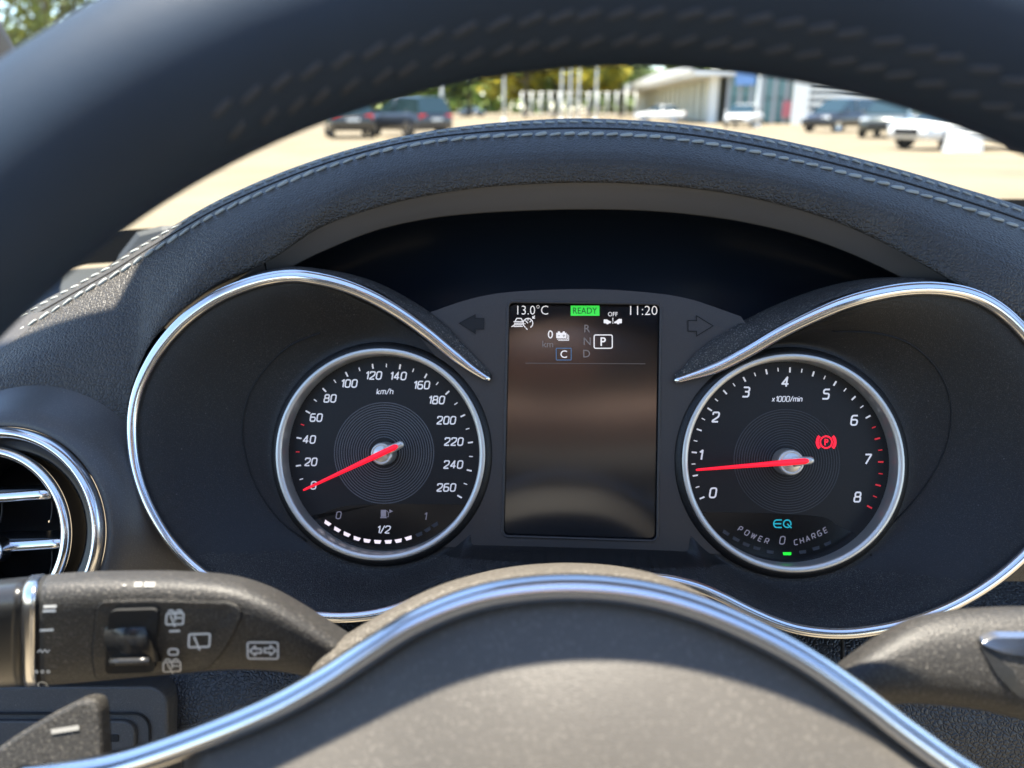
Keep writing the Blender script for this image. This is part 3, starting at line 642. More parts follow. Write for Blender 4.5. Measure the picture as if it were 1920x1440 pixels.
for i, (p, t) in enumerate(zip(sp_, tg)):
    n_ = np.array([-t[1], t[0]]); L2, H2 = 7.0, 3.3; sk = 2
    flat('fuel_segment', [[p-t*L2-n_*H2, p+t*(L2)-n_*H2, p+t*(L2-sk)+n_*H2, p-t*(L2-sk)+n_*H2]], M['white_hi'] if i < 9 else M['dimmer'], spd, MW)
# tachometer lower field
strokes('eq_mark', [(rnd([(1466, 975), (1453, 975), (1450, 982), (1453, 989), (1466, 989)], 5), False), ([(1452, 982), (1465, 982)], False), (circ(1476, 982, 7, -25, 320, 20), False), ([(1476, 982), (1484, 990)], False)], 2.3, M['teal'], tac, MW)
def arctext(s, p0, p1, h, wd, bow):
    n = len(s)
    for i, ch in enumerate(s):
        t = (i+.5)/n; x = p0[0]+(p1[0]-p0[0])*t; y = p0[1]+(p1[1]-p0[1])*t+bow*4*t*(1-t); sl_ = math.atan2(-((p1[1]-p0[1])+bow*4*(1-2*t)), p1[0]-p0[0])
        numeral('letter', ch, (x, y), h, wd, M['dim'], tac, MW, rot=sl_, shear=.1, sx=.95)
arctext('POWER', (1382, 988), (1444, 1016), 9.5, 1.8, 3); arctext('CHARGE', (1487, 1018), (1553, 991), 9.5, 1.8, 3)
numeral('charge_text', '0', (1467, 1013), 14, 2.0, M['dim'], tac, MW)
flat('charge_lamp', [[(1467.5, 1035.5), (1484, 1035.5), (1483, 1041), (1469, 1041)]], M['green'], tac, MW)
for x, y, a in ((1361, 999, 33), (1380, 1011, 28), (1399, 1021, 22), (1419, 1028, 15), (1444, 1035, 8), (1505, 1035, -8), (1530, 1028, -16), (1552, 1019, -24)):
    t = np.array([math.cos(R(a)), math.sin(R(a))]); n_ = np.array([-t[1], t[0]]); p = np.array([x, y]); flat('charge_segment', [[p-t*7-n_*3, p+t*7-n_*3, p+t*6+n_*3, p-t*6+n_*3]], M['dimmer'], tac, MW)
# parking brake lamp
def ring_poly(cx, cy, r0, r1, a0, a1, n=14): return circ(cx, cy, r1, a0, a1, n)+circ(cx, cy, r0, a1, a0, n)
strokes('brake_lamp', [(circ(1549, 829, 11, 0, 345, 30), True)], 3.0, M['red'], tac, MW)
flat('brake_lamp', [ring_poly(1549, 829, 13.8, 19.5, 138, 222), ring_poly(1549, 829, 13.8, 19.5, -42, 42)], M['red'], tac, MW)
text('brake_letter', 'P', 1549.5, 829, 12, M['red'], tac, 7.5, w=MW, off=.03)

# ================================================================== AIR VENT
VP = CL.uv((4, 1000), .03); vc = CL.p(VP[0], VP[1], .03)
VR = CL.uv((195, 1000), .03)[0]-VP[0]
vent = thing('air_vent', 'round air vent with two chrome rings and chrome edged blades', 'air vent', CL.p(VP[0], VP[1]-VR*1.2, 0))
obj('collar', *lathe(vc, NV, [(VR*1.01, -.001), (VR*1.03, .000), (VR*1.10, -.001), (VR*1.2, -.006), (VR*1.32, -.0135), (VR*1.5, -.022), (VR*1.8, -.032), (VR*2.3, -.045)], 128), M['collar'], vent)
tor = lambda c, r, a, b_, seg=128: lathe(c, NV, [(r+a*math.cos(t), b_*math.sin(t)) for t in np.linspace(0, 2*math.pi, 17)], seg)
obj('outer_ring', *tor(vc, VR*.955, VR*.055, .004), M['chrome'], vent)
obj('bezel', *lathe(vc, NV, [(VR*.90, -.001), (VR*.87, -.004), (VR*.80, -.003), (VR*.76, -.0045), (VR*.74, -.012), (VR*.74, -.03)], 128), M['stalk_s'], vent)
ic = CL.p(*CL.uv((-28, 1003), .028), .028); IR = VR*.83
obj('inner_ring', *tor(ic, IR*.97, .0021, .0022), M['chrome'], vent)
obj('cavity', *lathe(ic, NV, [(IR*.95, 0), (IR*.93, -.012), (IR*.9, -.035), (.0005, -.04)], 96), M['seam'], vent)
for y, x1, x0 in ((929, 98, -160), (1021, 126, -160), (1113, 100, -160)):
    a, b_ = CL.at((x0, y+2), .024), CL.at((x1, y-3), .024)
    bl = obj('blade', *prism([a+CL.ey*.0022, b_+CL.ey*.0022, b_-CL.ey*.0018, a-CL.ey*.0018], -NV, .022), M['stalk_s'], vent, smooth=False, bevel=.0006)
    md = (a+b_)/2-CL.ey*.0012
    obj('blade_edge', *tube(cr([a-CL.ey*.0, md, b_], 12), .0022, .0014, up=NV, seg=10), M['chrome'], bl)
kc = CL.p(*CL.uv((-14, 1032), .028), .028); obj('knob', *lathe(kc, NV, [(.0001, .003), (.003, .003), (.0035, .004), (.0052, .0035), (.0056, 0), (.0056, -.004)], 48), M['chrome'], vent)
for x, y in ((98, 935), (4, 935), (98, 1030)):
    obj('vane', *tube(cl(cr([(x, y), (x, y+25), (x-4, y+45)], 8), .012), .0004, seg=6), M['panel'], vent)

# ================================================================== LOWER DASH (knee panels)
knee = thing('knee_panel', 'black grained leather knee panel under the instruments', 'dash panel', CL.p(0, -.2, -.03))
kx = np.linspace(-500, 2400, 70)
def kyrow(y, w_): return cl(np.stack([kx, np.full(70, float(y))], 1), w_)
bul = .010*np.exp(-((kx-430)/150)**2)
rows = [kyrow(1090, -.045), kyrow(1160, -.022), kyrow(1230, -.012+bul*.4), kyrow(1300, -.006+bul), kyrow(1380, -.004+bul*.8), kyrow(1480, -.008), kyrow(1700, -.03)]
obj('leather_panel', *loft(rows), M['knee'], knee)
obj('panel_joint', *tube(cl([(1578, 1150), (1580, 1230), (1582, 1320)], -.006), .0009, seg=6), M['seam'], knee)
lp = thing('trim_plate', 'slate plastic trim plate with slotted insert below the left stalk', 'trim plate', CL.p(*CL.uv((80, 1600), .0), .0))
def rpx(x0, y0, x1, y1, r): return rrect(x0, y0, x1, y1, r, 6)
obj('plate', *prism([CL.at(p, .0095) for p in rpx(-400, 1287, 314, 1750, 38)], -NV, .02), M['kplate'], lp, smooth=False, bevel=.0012)
obj('joint', *tube([CL.at(p, .0102) for p in rpx(-380, 1338, 280, 1720, 30)], .0005, seg=6, closed=True), M['seam'], lp)
ins = obj('slotted_insert', *prism([CL.at(p, .0118) for p in rpx(-360, 1352, 252, 1700, 24)], -NV, .003), M['kplate'], lp, smooth=False, bevel=.0008)
for y in (1378, 1408, 1438): obj('slot', *prism([CL.at(p, .0122) for p in rpx(188, y, 222, y+13, 2)], -NV, .0006), M['seam'], ins, smooth=False)
for y in (1378, 1408, 1438): obj('slot', *prism([CL.at(p, .0122) for p in rpx(100, y, 160, y+13, 2)], -NV, .0006), M['seam'], ins, smooth=False)

# ================================================================== STEERING COLUMN SHROUD
shr = thing('column_shroud', 'dusty black steering column shroud behind the wheel hub, coloured tan as if sunlit', 'column shroud', WH.p(0, -.05, -.15))
AR = cr([(560, 1300), (600, 1232), (700, 1168), (800, 1118), (880, 1093), (960, 1079), (1040, 1073), (1093, 1073), (1150, 1076), (1210, 1084), (1270, 1102), (1340, 1135), (1420, 1190), (1480, 1260)], 60)
a0 = wh(AR, -.082); ctr = a0.mean(0)-WH.ey*.02
rows = [ctr+(a0-ctr)*.90+WN*.001, ctr+(a0-ctr)*.97+WN*.0005, a0-WN*.002, a0-WN*.012+WH.ey*.0004, a0-WN*.05-WH.ey*.004, a0-WN*.10-WH.ey*.014]
obj('cover', *loft(rows), M['shroud'], shr)

# ================================================================== STALKS
def blade_stalk(th_, top, bot, xs, pl_, w0, thick, e, name_mat):
    """horizontal stalk lofted through stations; returns mesh and a function giving the front surface at a pixel"""
    t = crx(top, xs); b_ = crx(bot, xs); rows = []
    for (x, y0), (_, y1), tk in zip(t, b_, np.broadcast_to(thick, len(xs))):
        A, B = pl_.at((x, y0), w0), pl_.at((x, y1), w0); c = (A+B)/2; h = (A-B)/2; r = []
        for k_ in range(32):
            a = 2*math.pi*k_/32; cs_, sn = math.cos(a), math.sin(a); cs_ = math.copysign(abs(cs_)**(2/e), cs_); sn = math.copysign(abs(sn)**(2/e), sn)
            r.append(pl_.at((x, (y0+y1)/2-(y1-y0)/2*cs_), w0+.7*tk*sn)+pl_.n*.3*tk*sn)
        rows.append(np.array(r))
    def front(p, lift=.0003):
        y0 = np.interp(p[0], t[:, 0], t[:, 1]); y1 = np.interp(p[0], b_[:, 0], b_[:, 1]); tk = np.interp(p[0], xs, np.broadcast_to(thick, len(xs)))
        s = min(.999, abs((p[1]-(y0+y1)/2)/((y1-y0)/2))); wz = tk*(1-s**e)**(1/e)
        return pl_.at(p, w0+.7*wz)+pl_.n*(.3*wz+lift)
    return loft(rows, True, True), front
LW = -.095
LN = np.array([0, -1.0, -0.14]); LN = LN/np.linalg.norm(LN); LS = Plane(wh([(350, 1180)], LW)[0], LN)
stl = thing('indicator_stalk', 'black grained indicator stalk with wiper rocker and pale symbols', 'control stalk', wh([(700, 1290)], LW)[0])
topL = [(-200, 1112), (-60, 1098), (0, 1090), (60, 1084), (130, 1078), (200, 1075), (330, 1075), (430, 1083), (500, 1104), (560, 1136), (620, 1174), (700, 1226), (800, 1290)]
botL = [(-200, 1298), (-60, 1290), (0, 1285), (60, 1281), (150, 1275), (300, 1261), (420, 1250), (500, 1250), (560, 1257), (630, 1275), (700, 1300), (800, 1345)]
def sub(x0, x1, n): return np.linspace(x0, x1, n)
(vL, fL), frontL = blade_stalk(stl, topL, botL, sub(88, 800, 60), LS, 0.0, .0115, 3.4, None)
obj('stalk_body', vL, fL, M['stalk'], stl)
(v, f), _ = blade_stalk(stl, topL, botL, sub(-200, 54, 14), LS, 0.0, .0113, 3.0, None); obj('end_knob', v, f, M['stalk_s'], stl)
tr_ = [(x, y-2) for x, y in topL]; br_ = [(x, y+2) for x, y in botL]
(v, f), _ = blade_stalk(stl, tr_, br_, sub(55, 78, 4), LS, 0.0, .0120, 3.0, None); obj('chrome_band', v, f, M['chrome'], stl)
(v, f), _ = blade_stalk(stl, topL, botL, sub(78, 90, 3), LS, 0.0, .0108, 3.0, None); obj('band_joint', v, f, M['seam'], stl)
def on_stalk(front, name, pts, m, parent, lift, t=.0012, bevel=0):
    c = rnd(pts, 14, True, 5); P3 = np.array([front(p, lift) for p in c]); n = len(P3); cen = P3.mean(0)
    bot_ = P3-LN*t*2
    v = np.vstack([P3, bot_, [cen]]); f = [(i, (i+1) % n, 2*n) for i in range(n)]+[((i+1) % n, i, n+i, n+(i+1) % n) for i in range(n)]
    return obj(name, v, f, m, parent, smooth=False, bevel=bevel)
PANEL = [(196, 1110), (300, 1108), (440, 1112), (466, 1126), (452, 1160), (430, 1200), (400, 1236), (370, 1246), (300, 1252), (190, 1260), (186, 1200)]
swp = on_stalk(frontL, 'switch_panel', PANEL, M['stalk'], stl, .0006, bevel=.0004)
strokes('panel_joint', [(rnd(PANEL, 14, True, 5), True)], 2.6, M['seam'], stl, tr=lambda q: frontL(q, .0004))
on_stalk(frontL, 'rocker_well', [(221, 1123), (311, 1120), (303, 1240), (211, 1243)], M['seam'], stl, .0011)
wa, wb = frontL((220, 1190), 0), frontL((304, 1188), 0); ax_ = (wb-wa)/np.linalg.norm(wb-wa); ay_ = np.cross(LN, ax_); L_r = np.linalg.norm(wb-wa)
prof = []
for a in np.linspace(R(200), R(-20), 20): prof.append((math.cos(a)*.0072, math.sin(a)*.0042-.0018))
rk = []
for s in (0.06, .94): rk.append(np.array([wa+ax_*L_r*s-ay_*u_*1.0+LN*(h_+.0006) for u_, h_ in prof]))
rkr = obj('rocker', *loft(rk, False, True), M['stalk_s'], stl)
lp_ = [wa+ax_*L_r*(.08+.84*s)-ay_*.0028+LN*.0034 for s in (0, .25, .5, .75, 1)]; obj('rocker_lip', *tube(lp_, .0010, .0012, up=LN, seg=10), M['stalk_s'], rkr)
PR = lambda q: frontL(q, .0010)
def wiper(cx, cy, s, spray):
    p = [(rnd([(cx-15*s, cy-9*s), (cx+15*s, cy-10*s), (cx+14*s, cy+9*s), (cx-16*s, cy+10*s)], 3*s, True), True), ([(cx-8*s, cy-6*s), (cx, cy+14*s)], False)]
    if spray: p += [(circ(cx-7*s, cy-10*s, 5*s, 20, 160, 8), False), (circ(cx+7*s, cy-10*s, 5*s, 20, 160, 8), False), ([(cx, cy-12*s), (cx, cy+3*s)], False), ([(cx+1*s, cy-2*s), (cx+12*s, cy-2*s)], False)]
    return p
strokes('wiper_symbol', wiper(342, 1138, 1.05, True), 2.8, M['print'], swp, tr=PR)
strokes('wiper_symbol', wiper(387, 1178, 1.28, False), 3.5, M['print'], swp, tr=PR)
strokes('wiper_symbol', wiper(335, 1229, 1.05, True), 2.8, M['print'], swp, tr=PR)
strokes('rocker_mark', [([(331, 1161), (351, 1160)], False)], 3.6, M['print'], swp, tr=PR)
strokes('rocker_mark', [(rnd([(330, 1194), (347, 1194), (347, 1205), (329, 1205)], 5, True), True)], 3.2, M['print'], swp, tr=PR)
PS = lambda q: frontL(q, .0005)
strokes('indicator_symbol', [(rrect(474, 1184, 530, 1215, 4), True), (rnd([(478, 1200), (488, 1191), (488, 1196), (499, 1196), (499, 1204), (488, 1204), (488, 1209)], .5, True), True), (rnd([(526, 1199), (516, 1190), (516, 1195), (505, 1195), (505, 1203), (516, 1203), (516, 1208)], .5, True), True)], 3.0, M['print'], stl, tr=PS)
strokes('stalk_mark', [([(97, 1119), (121, 1118)], False), ([(96, 1127), (120, 1126)], False), ([(91, 1162), (116, 1161)], False)], 4.5, M['print'], stl, tr=PS)
strokes('stalk_mark', [([(86, 1203), (91, 1198), (95, 1203), (100, 1198), (104, 1203), (109, 1198)], False), (circ(83, 1240, 2.6, 0, 340, 8), True), (circ(94, 1240, 2.6, 0, 340, 8), True), (circ(105, 1240, 2.6, 0, 340, 8), True), (circ(91, 1271, 9, 10, 350, 14), False)], 1.8, M['print'], stl, tr=PS)
topc = lambda x, dy: LS.at((x, np.interp(x, [p[0] for p in topL], [p[1] for p in topL])+dy), 0.004)
strokes('top_mark', [([(240, 1081), (247, 1081)], False), ([(262, 1082), (276, 1082)], False), ([(280, 1082), (300, 1082)], False)], 6, M['print2'], stl, tr=lambda q: frontL((q[0], q[1]), .0006))

gs = thing('gear_selector_stalk', 'black gear selector stalk with silver insert, lit by sun', 'control stalk', wh([(1600, 1330)], LW)[0])
topR = [(1480, 1330), (1540, 1275), (1590, 1232), (1640, 1196), (1700, 1163), (1760, 1147), (1840, 1139), (1920, 1137), (2050, 1142), (2200, 1155)]
botR = [(1480, 1360), (1540, 1335), (1590, 1322), (1640, 1319), (1700, 1319), (1760, 1322), (1840, 1332), (1920, 1350), (2050, 1370), (2200, 1380)]
(v, f), frontR = blade_stalk(gs, topR, botR, sub(1485, 2200, 60), WH, LW+.006, .0115, 2.5, None)
obj('stalk_body', v, f, M['stalk'], gs)
on_stalk(frontR, 'recess', [(1817, 1196), (1840, 1186), (2060, 1188), (2060, 1345), (1950, 1322), (1890, 1296), (1850, 1255)], M['stalk_s'], gs, .0005)
on_stalk(frontR, 'silver_insert', [(1819, 1199), (1845, 1188), (2050, 1190), (2050, 1236), (1930, 1228), (1860, 1216)], M['chrome'], gs, .0012, bevel=.0003)

# ================================================================== STEERING WHEEL
sw = thing('steering_wheel', 'black leather steering wheel with chrome arch round its hub pad', 'steering wheel', WH.p(0, -.185, 0))
rp = [WH.p(.1685*math.cos(a), .1685*math.sin(a), 0) for a in np.linspace(0, 2*math.pi, 200, endpoint=False)]
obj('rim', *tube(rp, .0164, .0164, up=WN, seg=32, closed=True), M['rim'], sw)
HD = -.050
ARC = [(40, 1462), (140, 1450), (230, 1432), (320, 1404), (400, 1375), (470, 1347), (540, 1315), (620, 1270), (700, 1217), (780, 1168), (880, 1127), (980, 1107), (1090, 1102), (1200, 1113), (1300, 1139), (1400, 1180), (1500, 1232), (1600, 1300), (1700, 1375), (1800, 1445), (1900, 1500), (2000, 1540), (2100, 1565)]
ap = wh(cr(ARC, 160), HD)
obj('chrome_arch', *tube(ap, .0031, .0042, up=WN, seg=24), M['chrome'], sw)
auv = np.stack([(ap-WH.o)@WH.ex, (ap-WH.o)@WH.ey], 1)
# pad outline: arch, then closed below
inn = auv[(auv[:, 0] > -.098) & (auv[:, 0] < .088)]; low = cr([(.086, .0), (.078, -.025), (.045, -.06), (0, -.07), (-.045, -.06), (-.085, -.025), (-.098, .004)], 50)
ol = np.vstack([inn, low]); ol = ol[::-1]; cen = np.array([-.003, -.01]); rows = []
for q in np.linspace(0, 1, 26):
    u_ = cen+(ol-cen)*q; hgt = .018*(1-q**2.2)-.004*max(0, (q-.93)/.07); rows.append(np.array([WH.p(a, b_, HD-.001+hgt) for a, b_ in u_]))
obj('airbag_pad', *loft(rows, True), M['pad'], sw, flip=False)
# hub body behind, and three spokes
hb = cr([(-.085, .045), (-.05, .055), (0, .06), (.05, .055), (.085, .045), (.09, 0), (.06, -.06), (0, -.075), (-.06, -.06), (-.09, 0)], 60, True)
hub2 = [(x*.9, min(y, float(np.interp(x*.9, auv[:, 0], auv[:, 1]))-.008)) for x, y in hb]
obj('hub_body', *loft([np.array([WH.p(x, y, HD-.004) for x, y in hub2]), np.array([WH.p(x*.92, y*.92-.006, HD-.03) for x, y in hub2])], True, True), M['stalk_s'], sw)
def spoke(path, ra, rbb): obj('spoke', *tube(cr([WH.p(*p) for p in path], 24), ra, rbb, up=WN, seg=20, e=2.6), M['stalk_s'], sw)
spoke([(-.06, -.03, HD-.006), (-.10, -.034, HD-.004), (-.14, -.03, -.02), (-.163, -.022, -.004)], .018, .008)
spoke([(.06, -.03, HD-.006), (.10, -.034, HD-.004), (.14, -.03, -.02), (.163, -.022, -.004)], .018, .008)
spoke([(.0, -.06, HD-.006), (.0, -.10, HD-.002), (.0, -.14, -.012), (0, -.165, -.003)], .02, .008)
# thread along the inner side of the rim
rst = mesh('rim_stitch', *capsule(.0046, .0006)); rst.materials.append(mat('dark_grey_thread', (.035, .036, .04), .6))
for psi, sk in ((R(14), .5), (R(32), .35)):
    for a in np.arange(R(15), R(118), .034):
        a += random.uniform(-.004, .004); rad_ = np.array(WH.ex*math.cos(a)+WH.ey*math.sin(a)); tan_ = -WH.ex*math.sin(a)+WH.ey*math.cos(a)
        nn_ = -rad_*math.cos(psi)+WN*math.sin(psi); q = WH.o+rad_*.1685+nn_*.0163-base(sw); bb_ = np.cross(nn_, tan_); t2 = tan_*math.cos(sk)+bb_*math.sin(sk); s2 = np.cross(nn_, t2)
        o = bpy.data.objects.new('stitch', rst); COL.objects.link(o); o.parent = sw
        o.matrix_local = Matrix(((t2[0], s2[0], nn_[0], q[0]), (t2[1], s2[1], nn_[1], q[1]), (t2[2], s2[2], nn_[2], q[2]), (0, 0, 0, 1)))
# shift paddles
PD = [(-90, 1470), (-30, 1420), (30, 1378), (100, 1336), (150, 1311), (176, 1312), (184, 1330), (187, 1385), (190, 1450), (190, 1560), (60, 1600), (-90, 1580)]
pd = rnd(PD, 12, True, 4); pw = -.072
p3 = np.array([WH.at(p, pw) for p in pd])
pdl = obj('shift_paddle', *prism(p3, -WN, .006), M['stalk'], sw, smooth=False, bevel=.0012)
strokes('minus_mark', [([(96, 1372), (148, 1364)], False)], 9, M['print2'], pdl, tr=lambda q: WH.at(q, pw+.0005))
pm = p3.copy(); pm[:, 0] = 2*WH.o[0]-pm[:, 0]; pdr = obj('shift_paddle', *prism(pm[::-1], -WN, .006), M['stalk'], sw, smooth=False, bevel=.0012)

# ================================================================== A-PILLAR, SEAT
pa = thing('windscreen_pillar', 'dark windscreen pillar at the left edge', 'pillar', CP+np.array([-.62, .6, -.3]))
e0, e1 = CP+ray(0, 48)*.60, CP+ray(30, 100)*.68
dv = (e1-e0); pts = [e0-dv*4, e0-dv*1.5, e0, e1, e1+dv*1.2, e1+dv*3]
pts = np.array(pts)+np.array([-.052, 0, 0]); obj('trim', *tube(cr(pts, 20), .05, .03, up=(0, -1, .3), seg=16, e=3), M['pillar'], pa)
seat = thing('reflection_seat', 'unseen padded seat behind the camera, tan at the top for warm display reflections', 'seat', (.0, -.75, H0-.75))  # added out of view so the display has something warm to reflect
for i in range(7):
    z = H0-.36+i*.095; yy = -.47-.02*i
    obj('channel', *tube([np.array([x, yy-.05*(abs(x)/.25)**2*-1, z]) for x in np.linspace(-.25, .25, 9)], .05, .035, up=(0, -1, .3), seg=14), M['seat'] if i > 5 else M['seat2'], seat)
obj('head_restraint', *tube([np.array([x, -.60, H0+.355]) for x in np.linspace(-.10, .07, 9)], [.02, .04, .045, .045, .045, .045, .045, .04, .02], .04, up=(0, -1, .2), seg=16), M['seat'], seat)
obj('seat_base', *box((0, -.45, H0-.58), (.52, .52, .16)), M['seat2'], seat, smooth=False, bevel=.05)
# left door below the window line
dr = thing('front_door', 'dark door trim left of the steering wheel', 'door', (-.62, -.2, H0-.8))
obj('door_panel', *box((-.62, -.2, H0-.45), (.07, 1.5, .56)), M['hood'], dr, smooth=False, bevel=.02)

# ================================================================== OUTSIDE
def carpaint(name, c): return mat(name, c, .3, spec=.5, coat=.6)
MC = {'dark': carpaint('paint_dark', (.02, .024, .032)), 'blue': carpaint('paint_blue', (.05, .08, .13)), 'white': carpaint('paint_white', (.62, .62, .6)), 'grey': carpaint('paint_grey_green', (.05, .06, .055)), 'black': carpaint('paint_black', (.012, .013, .015))}
M['cglass'] = mat('car_window_glass', (.015, .03, .035), .06, spec=.7); M['tyre'] = mat('tyre_rubber', (.012, .012, .012), .8); M['rimm'] = mat('alloy_rim', (.5, .5, .5), .3, metal=1)
M['tail'] = mat('tail_lamp_red', (.45, .012, .012), .2, coat=.5); M['head'] = mat('head_lamp_clear', (.7, .72, .72), .15, metal=.4); M['plate'] = mat('number_plate_white', (.7, .7, .65), .5)
def car(name, label, at_, heading, paint, suv, L=4.5, group='parked cars'):
    c = thing(name, label, 'car', at_, group, heading)
    Wd, Ht = 1.82, (1.66 if suv else 1.44); hw = Wd/2; bz = .28; bel = .98 if suv else .9
    def o_(n, vf, m, par=c, **k_):
        ob = bpy.data.objects.new(n, mesh(n, np.array(vf[0]), vf[1], k_.get('smooth', True))); COL.objects.link(ob); ob.data.materials.append(m); ob.parent = par
        if k_.get('bevel'): b_ = ob.modifiers.new('b', 'BEVEL'); b_.width = k_['bevel']; b_.segments = 2
        return ob
    secs = [(-L/2, .8, .5, bel*.86), (-L/2+.12, .95, .32, bel), (-L*.3, 1.0, bz, bel+.02), (0, 1.0, bz, bel), (L*.25, 1.0, bz, bel-.02), (L*.38, .97, bz, bel-.10), (L/2-.1, .88, .3, bel-.2), (L/2, .75, .42, bel-.34)]
    rows = [np.array([(x, -hw*k_, z0+.06), (x, -hw*k_*1.0, (z0+z1)/2), (x, -hw*k_*.97, z1-.06), (x, -hw*k_*.88, z1), (x, hw*k_*.88, z1), (x, hw*k_*.97, z1-.06), (x, hw*k_, (z0+z1)/2), (x, hw*k_, z0+.06), (x, hw*k_*.9, z0), (x, -hw*k_*.9, z0)]) for x, k_, z0, z1 in secs]
    o_('body', loft(rows, True, True), paint)
    rx = -L/2+(.18 if suv else .55)
    cs_ = [(rx-.12, bel-.02, .0), (rx+(.22 if suv else .5), Ht-.06, 1), (-.2, Ht, 1), (L*.08, Ht-.05, 1), (L*.30, bel-.03, 0)]
    grow = []
    for x, z, t in cs_:
        a = hw*(.9 if t == 0 else .72); zz = bel-.02
        grow.append(np.array([(x, -hw*.9, zz), (x, -a, z-.02), (x, -a*.93, z), (x, a*.93, z), (x, a, z-.02), (x, hw*.9, zz)]))
    o_('window_band', loft(grow, True, True), M['cglass'], smooth=False)
    rf = [np.array([(x, -hw*.7, z-.015), (x, -hw*.6, z+.02), (x, hw*.6, z+.02), (x, hw*.7, z-.015)]) for x, z, _ in cs_[1:4]]
    o_('roof', loft(rf, False), paint)
    for s in (-1, 1):
        o_('window_pillar', tube([np.array((-.15, s*hw*.905, bel)), np.array((-.18, s*hw*.735, Ht-.03))], .05, .02, up=(0, s, 0), seg=6), paint)
        for x in (-L*.29, L*.31):
            wv = lathe((x, s*(hw-.2), .33), (0, s, 0), [(.2, .0), (.33, .0), (.335, .05), (.335, .17), (.31, .21), (.22, .215)], 24); t_ = o_('wheel', wv, M['tyre'])
            o_('wheel_rim', lathe((x, s*(hw-.2), .33), (0, s, 0), [(.01, .19), (.06, .2), (.2, .195), (.225, .21)], 20), M['rimm'], t_)
        o_('tail_lamp', box((-L/2+.06, s*hw*.72, bel-.14), (.1, .34, .16)), M['tail'], smooth=False, bevel=.03)
        o_('head_lamp', box((L/2-.13, s*hw*.68, bel-.27), (.16, .38, .14)), M['head'], smooth=False, bevel=.04)
        o_('wing_mirror', box((L*.2, s*(hw+.08), bel+.06), (.14, .2, .13)), paint, smooth=False, bevel=.04)
    o_('number_plate', box((-L/2-.01, 0, bel-.25 if suv else .55), (.03, .52, .11)), M['plate'], smooth=False)
    o_('grille', box((L/2+.005, 0, .52), (.04, .9, .2)), M['tyre'], smooth=False, bevel=.02)
    return c
D90 = math.pi/2
car('parked_car', 'dark blue grey off-roader seen from behind, red tail lamps', ground(766, 256), D90+.75, MC['dark'], True, 4.5)
car('parked_car', 'black car half hidden by the wheel rim, beside the dark off-roader', ground(655, 257), D90+.35, MC['black'], True, 4.4)
car('parked_car', 'low blue car standing far off under the trees', ground(885, 218), -.15, MC['blue'], False, 4.5)
car('parked_car', 'white car under the canopy, just above the hood stitching', ground(1238, 230), 2.9, MC['white'], False, 4.4)
car('parked_car', 'white car in front of the glass showroom', ground(1393, 238), -2.0, MC['white'], False, 4.3)
car('parked_car', 'black off-roader left of the grey green car', ground(1572, 247), -2.5, MC['black'], True, 4.4)
car('parked_car', 'grey green car turned towards the camera, with a pale lamp', ground(1668, 257), -2.15, MC['grey'], True, 4.4)
car('parked_car', 'white car nearest on the right, cut off by the wheel rim', ground(1800, 279), -2.75, MC['white'], False, 4.4)
# white block
gp = ground(1803, 288); wb_ = thing('concrete_block', 'white concrete block in front of the nearest white car', 'block', gp)
hh = .62
def frus(c, a, b_, h): return join([loft([np.array([(c[0]+x*a, c[1]+y*a*.7, c[2]) for x, y in ((-1, -1), (1, -1), (1, 1), (-1, 1))]), np.array([(c[0]+x*b_, c[1]+y*b_*.7, c[2]+h) for x, y in ((-1, -1), (1, -1), (1, 1), (-1, 1))])], True, True)])
wm = mat('white_concrete', (.7, .69, .65), .8, var=.06)
obj('block', *frus(gp, .42, .36, hh), wm, wb_, smooth=False, bevel=.04); obj('lifting_eye', *tor(gp+np.array([0, 0, hh]), .07, .015, .015, 20), M['tyre'], wb_)

# buildings
MB = {'white': mat('white_cladding', (.75, .74, .68), .6, var=.04), 'teal': mat('teal_glazing', (.05, .16, .18), .15, spec=.6), 'grey': mat('grey_frame', (.35, .36, .36), .5), 'sign': mat('blue_sign', (.12, .24, .48), .4), 'slat': mat('pale_slat', (.62, .62, .5), .6), 'wall': mat('dark_wall', (.09, .1, .08), .8), 'red': mat('red_poster', (.38, .1, .12), .5)}
hall = None
nearp, farp = ground(1347, 231), ground(1190, 216)
hv = farp-nearp; hl = np.linalg.norm(hv); hv /= hl; hn = np.array([hv[1], -hv[0], 0]); 
if hn @ (-nearp) < 0: hn = -hn
hall = thing('hall_building', 'pale hall with vertical slats and a white canopy roof', 'building', nearp)
HH = 4.0
def wbox(a, b_, z0, z1, t, nrm):
    a = np.array(a, float).copy(); b_ = np.array(b_, float).copy(); q = [a, b_, b_+nrm*t, a+nrm*t]; v = [np.array([p[0], p[1], z0]) for p in q]+[np.array([p[0], p[1], z1]) for p in q]
    return v, [(3, 2, 1, 0), (4, 5, 6, 7)]+[(i, (i+1) % 4, 4+(i+1) % 4, 4+i) for i in range(4)]
obj('wall', *wbox(nearp-hn*.6, farp-hn*.6, 0, HH-.4, -6, hn), MB['wall'], hall, smooth=False)
for i in range(20):
    t = (i+.5)/20; p = nearp+hv*hl*t; w2 = hl/20*.25; obj('slat', *wbox(p-hv*w2, p+hv*w2, .1, HH-.35, .25, hn), MB['slat'], hall, smooth=False)
obj('canopy_roof', *wbox(nearp-hv*2+hn*2.6, farp+hv*3+hn*2.6, HH-.35, HH+.25, -14, hn), MB['white'], hall, smooth=False)
obj('canopy_edge', *wbox(nearp-hv*2+hn*2.85, farp+hv*3+hn*2.85, HH+.0, HH+.9, -.2, hn), MB['white'], hall, smooth=False)
for p in (nearp+hn*.3,): obj('column', *wbox(p-hv*.5, p+hv*.5, 0, HH+1.2, .6, hn), MB['white'], hall, smooth=False)
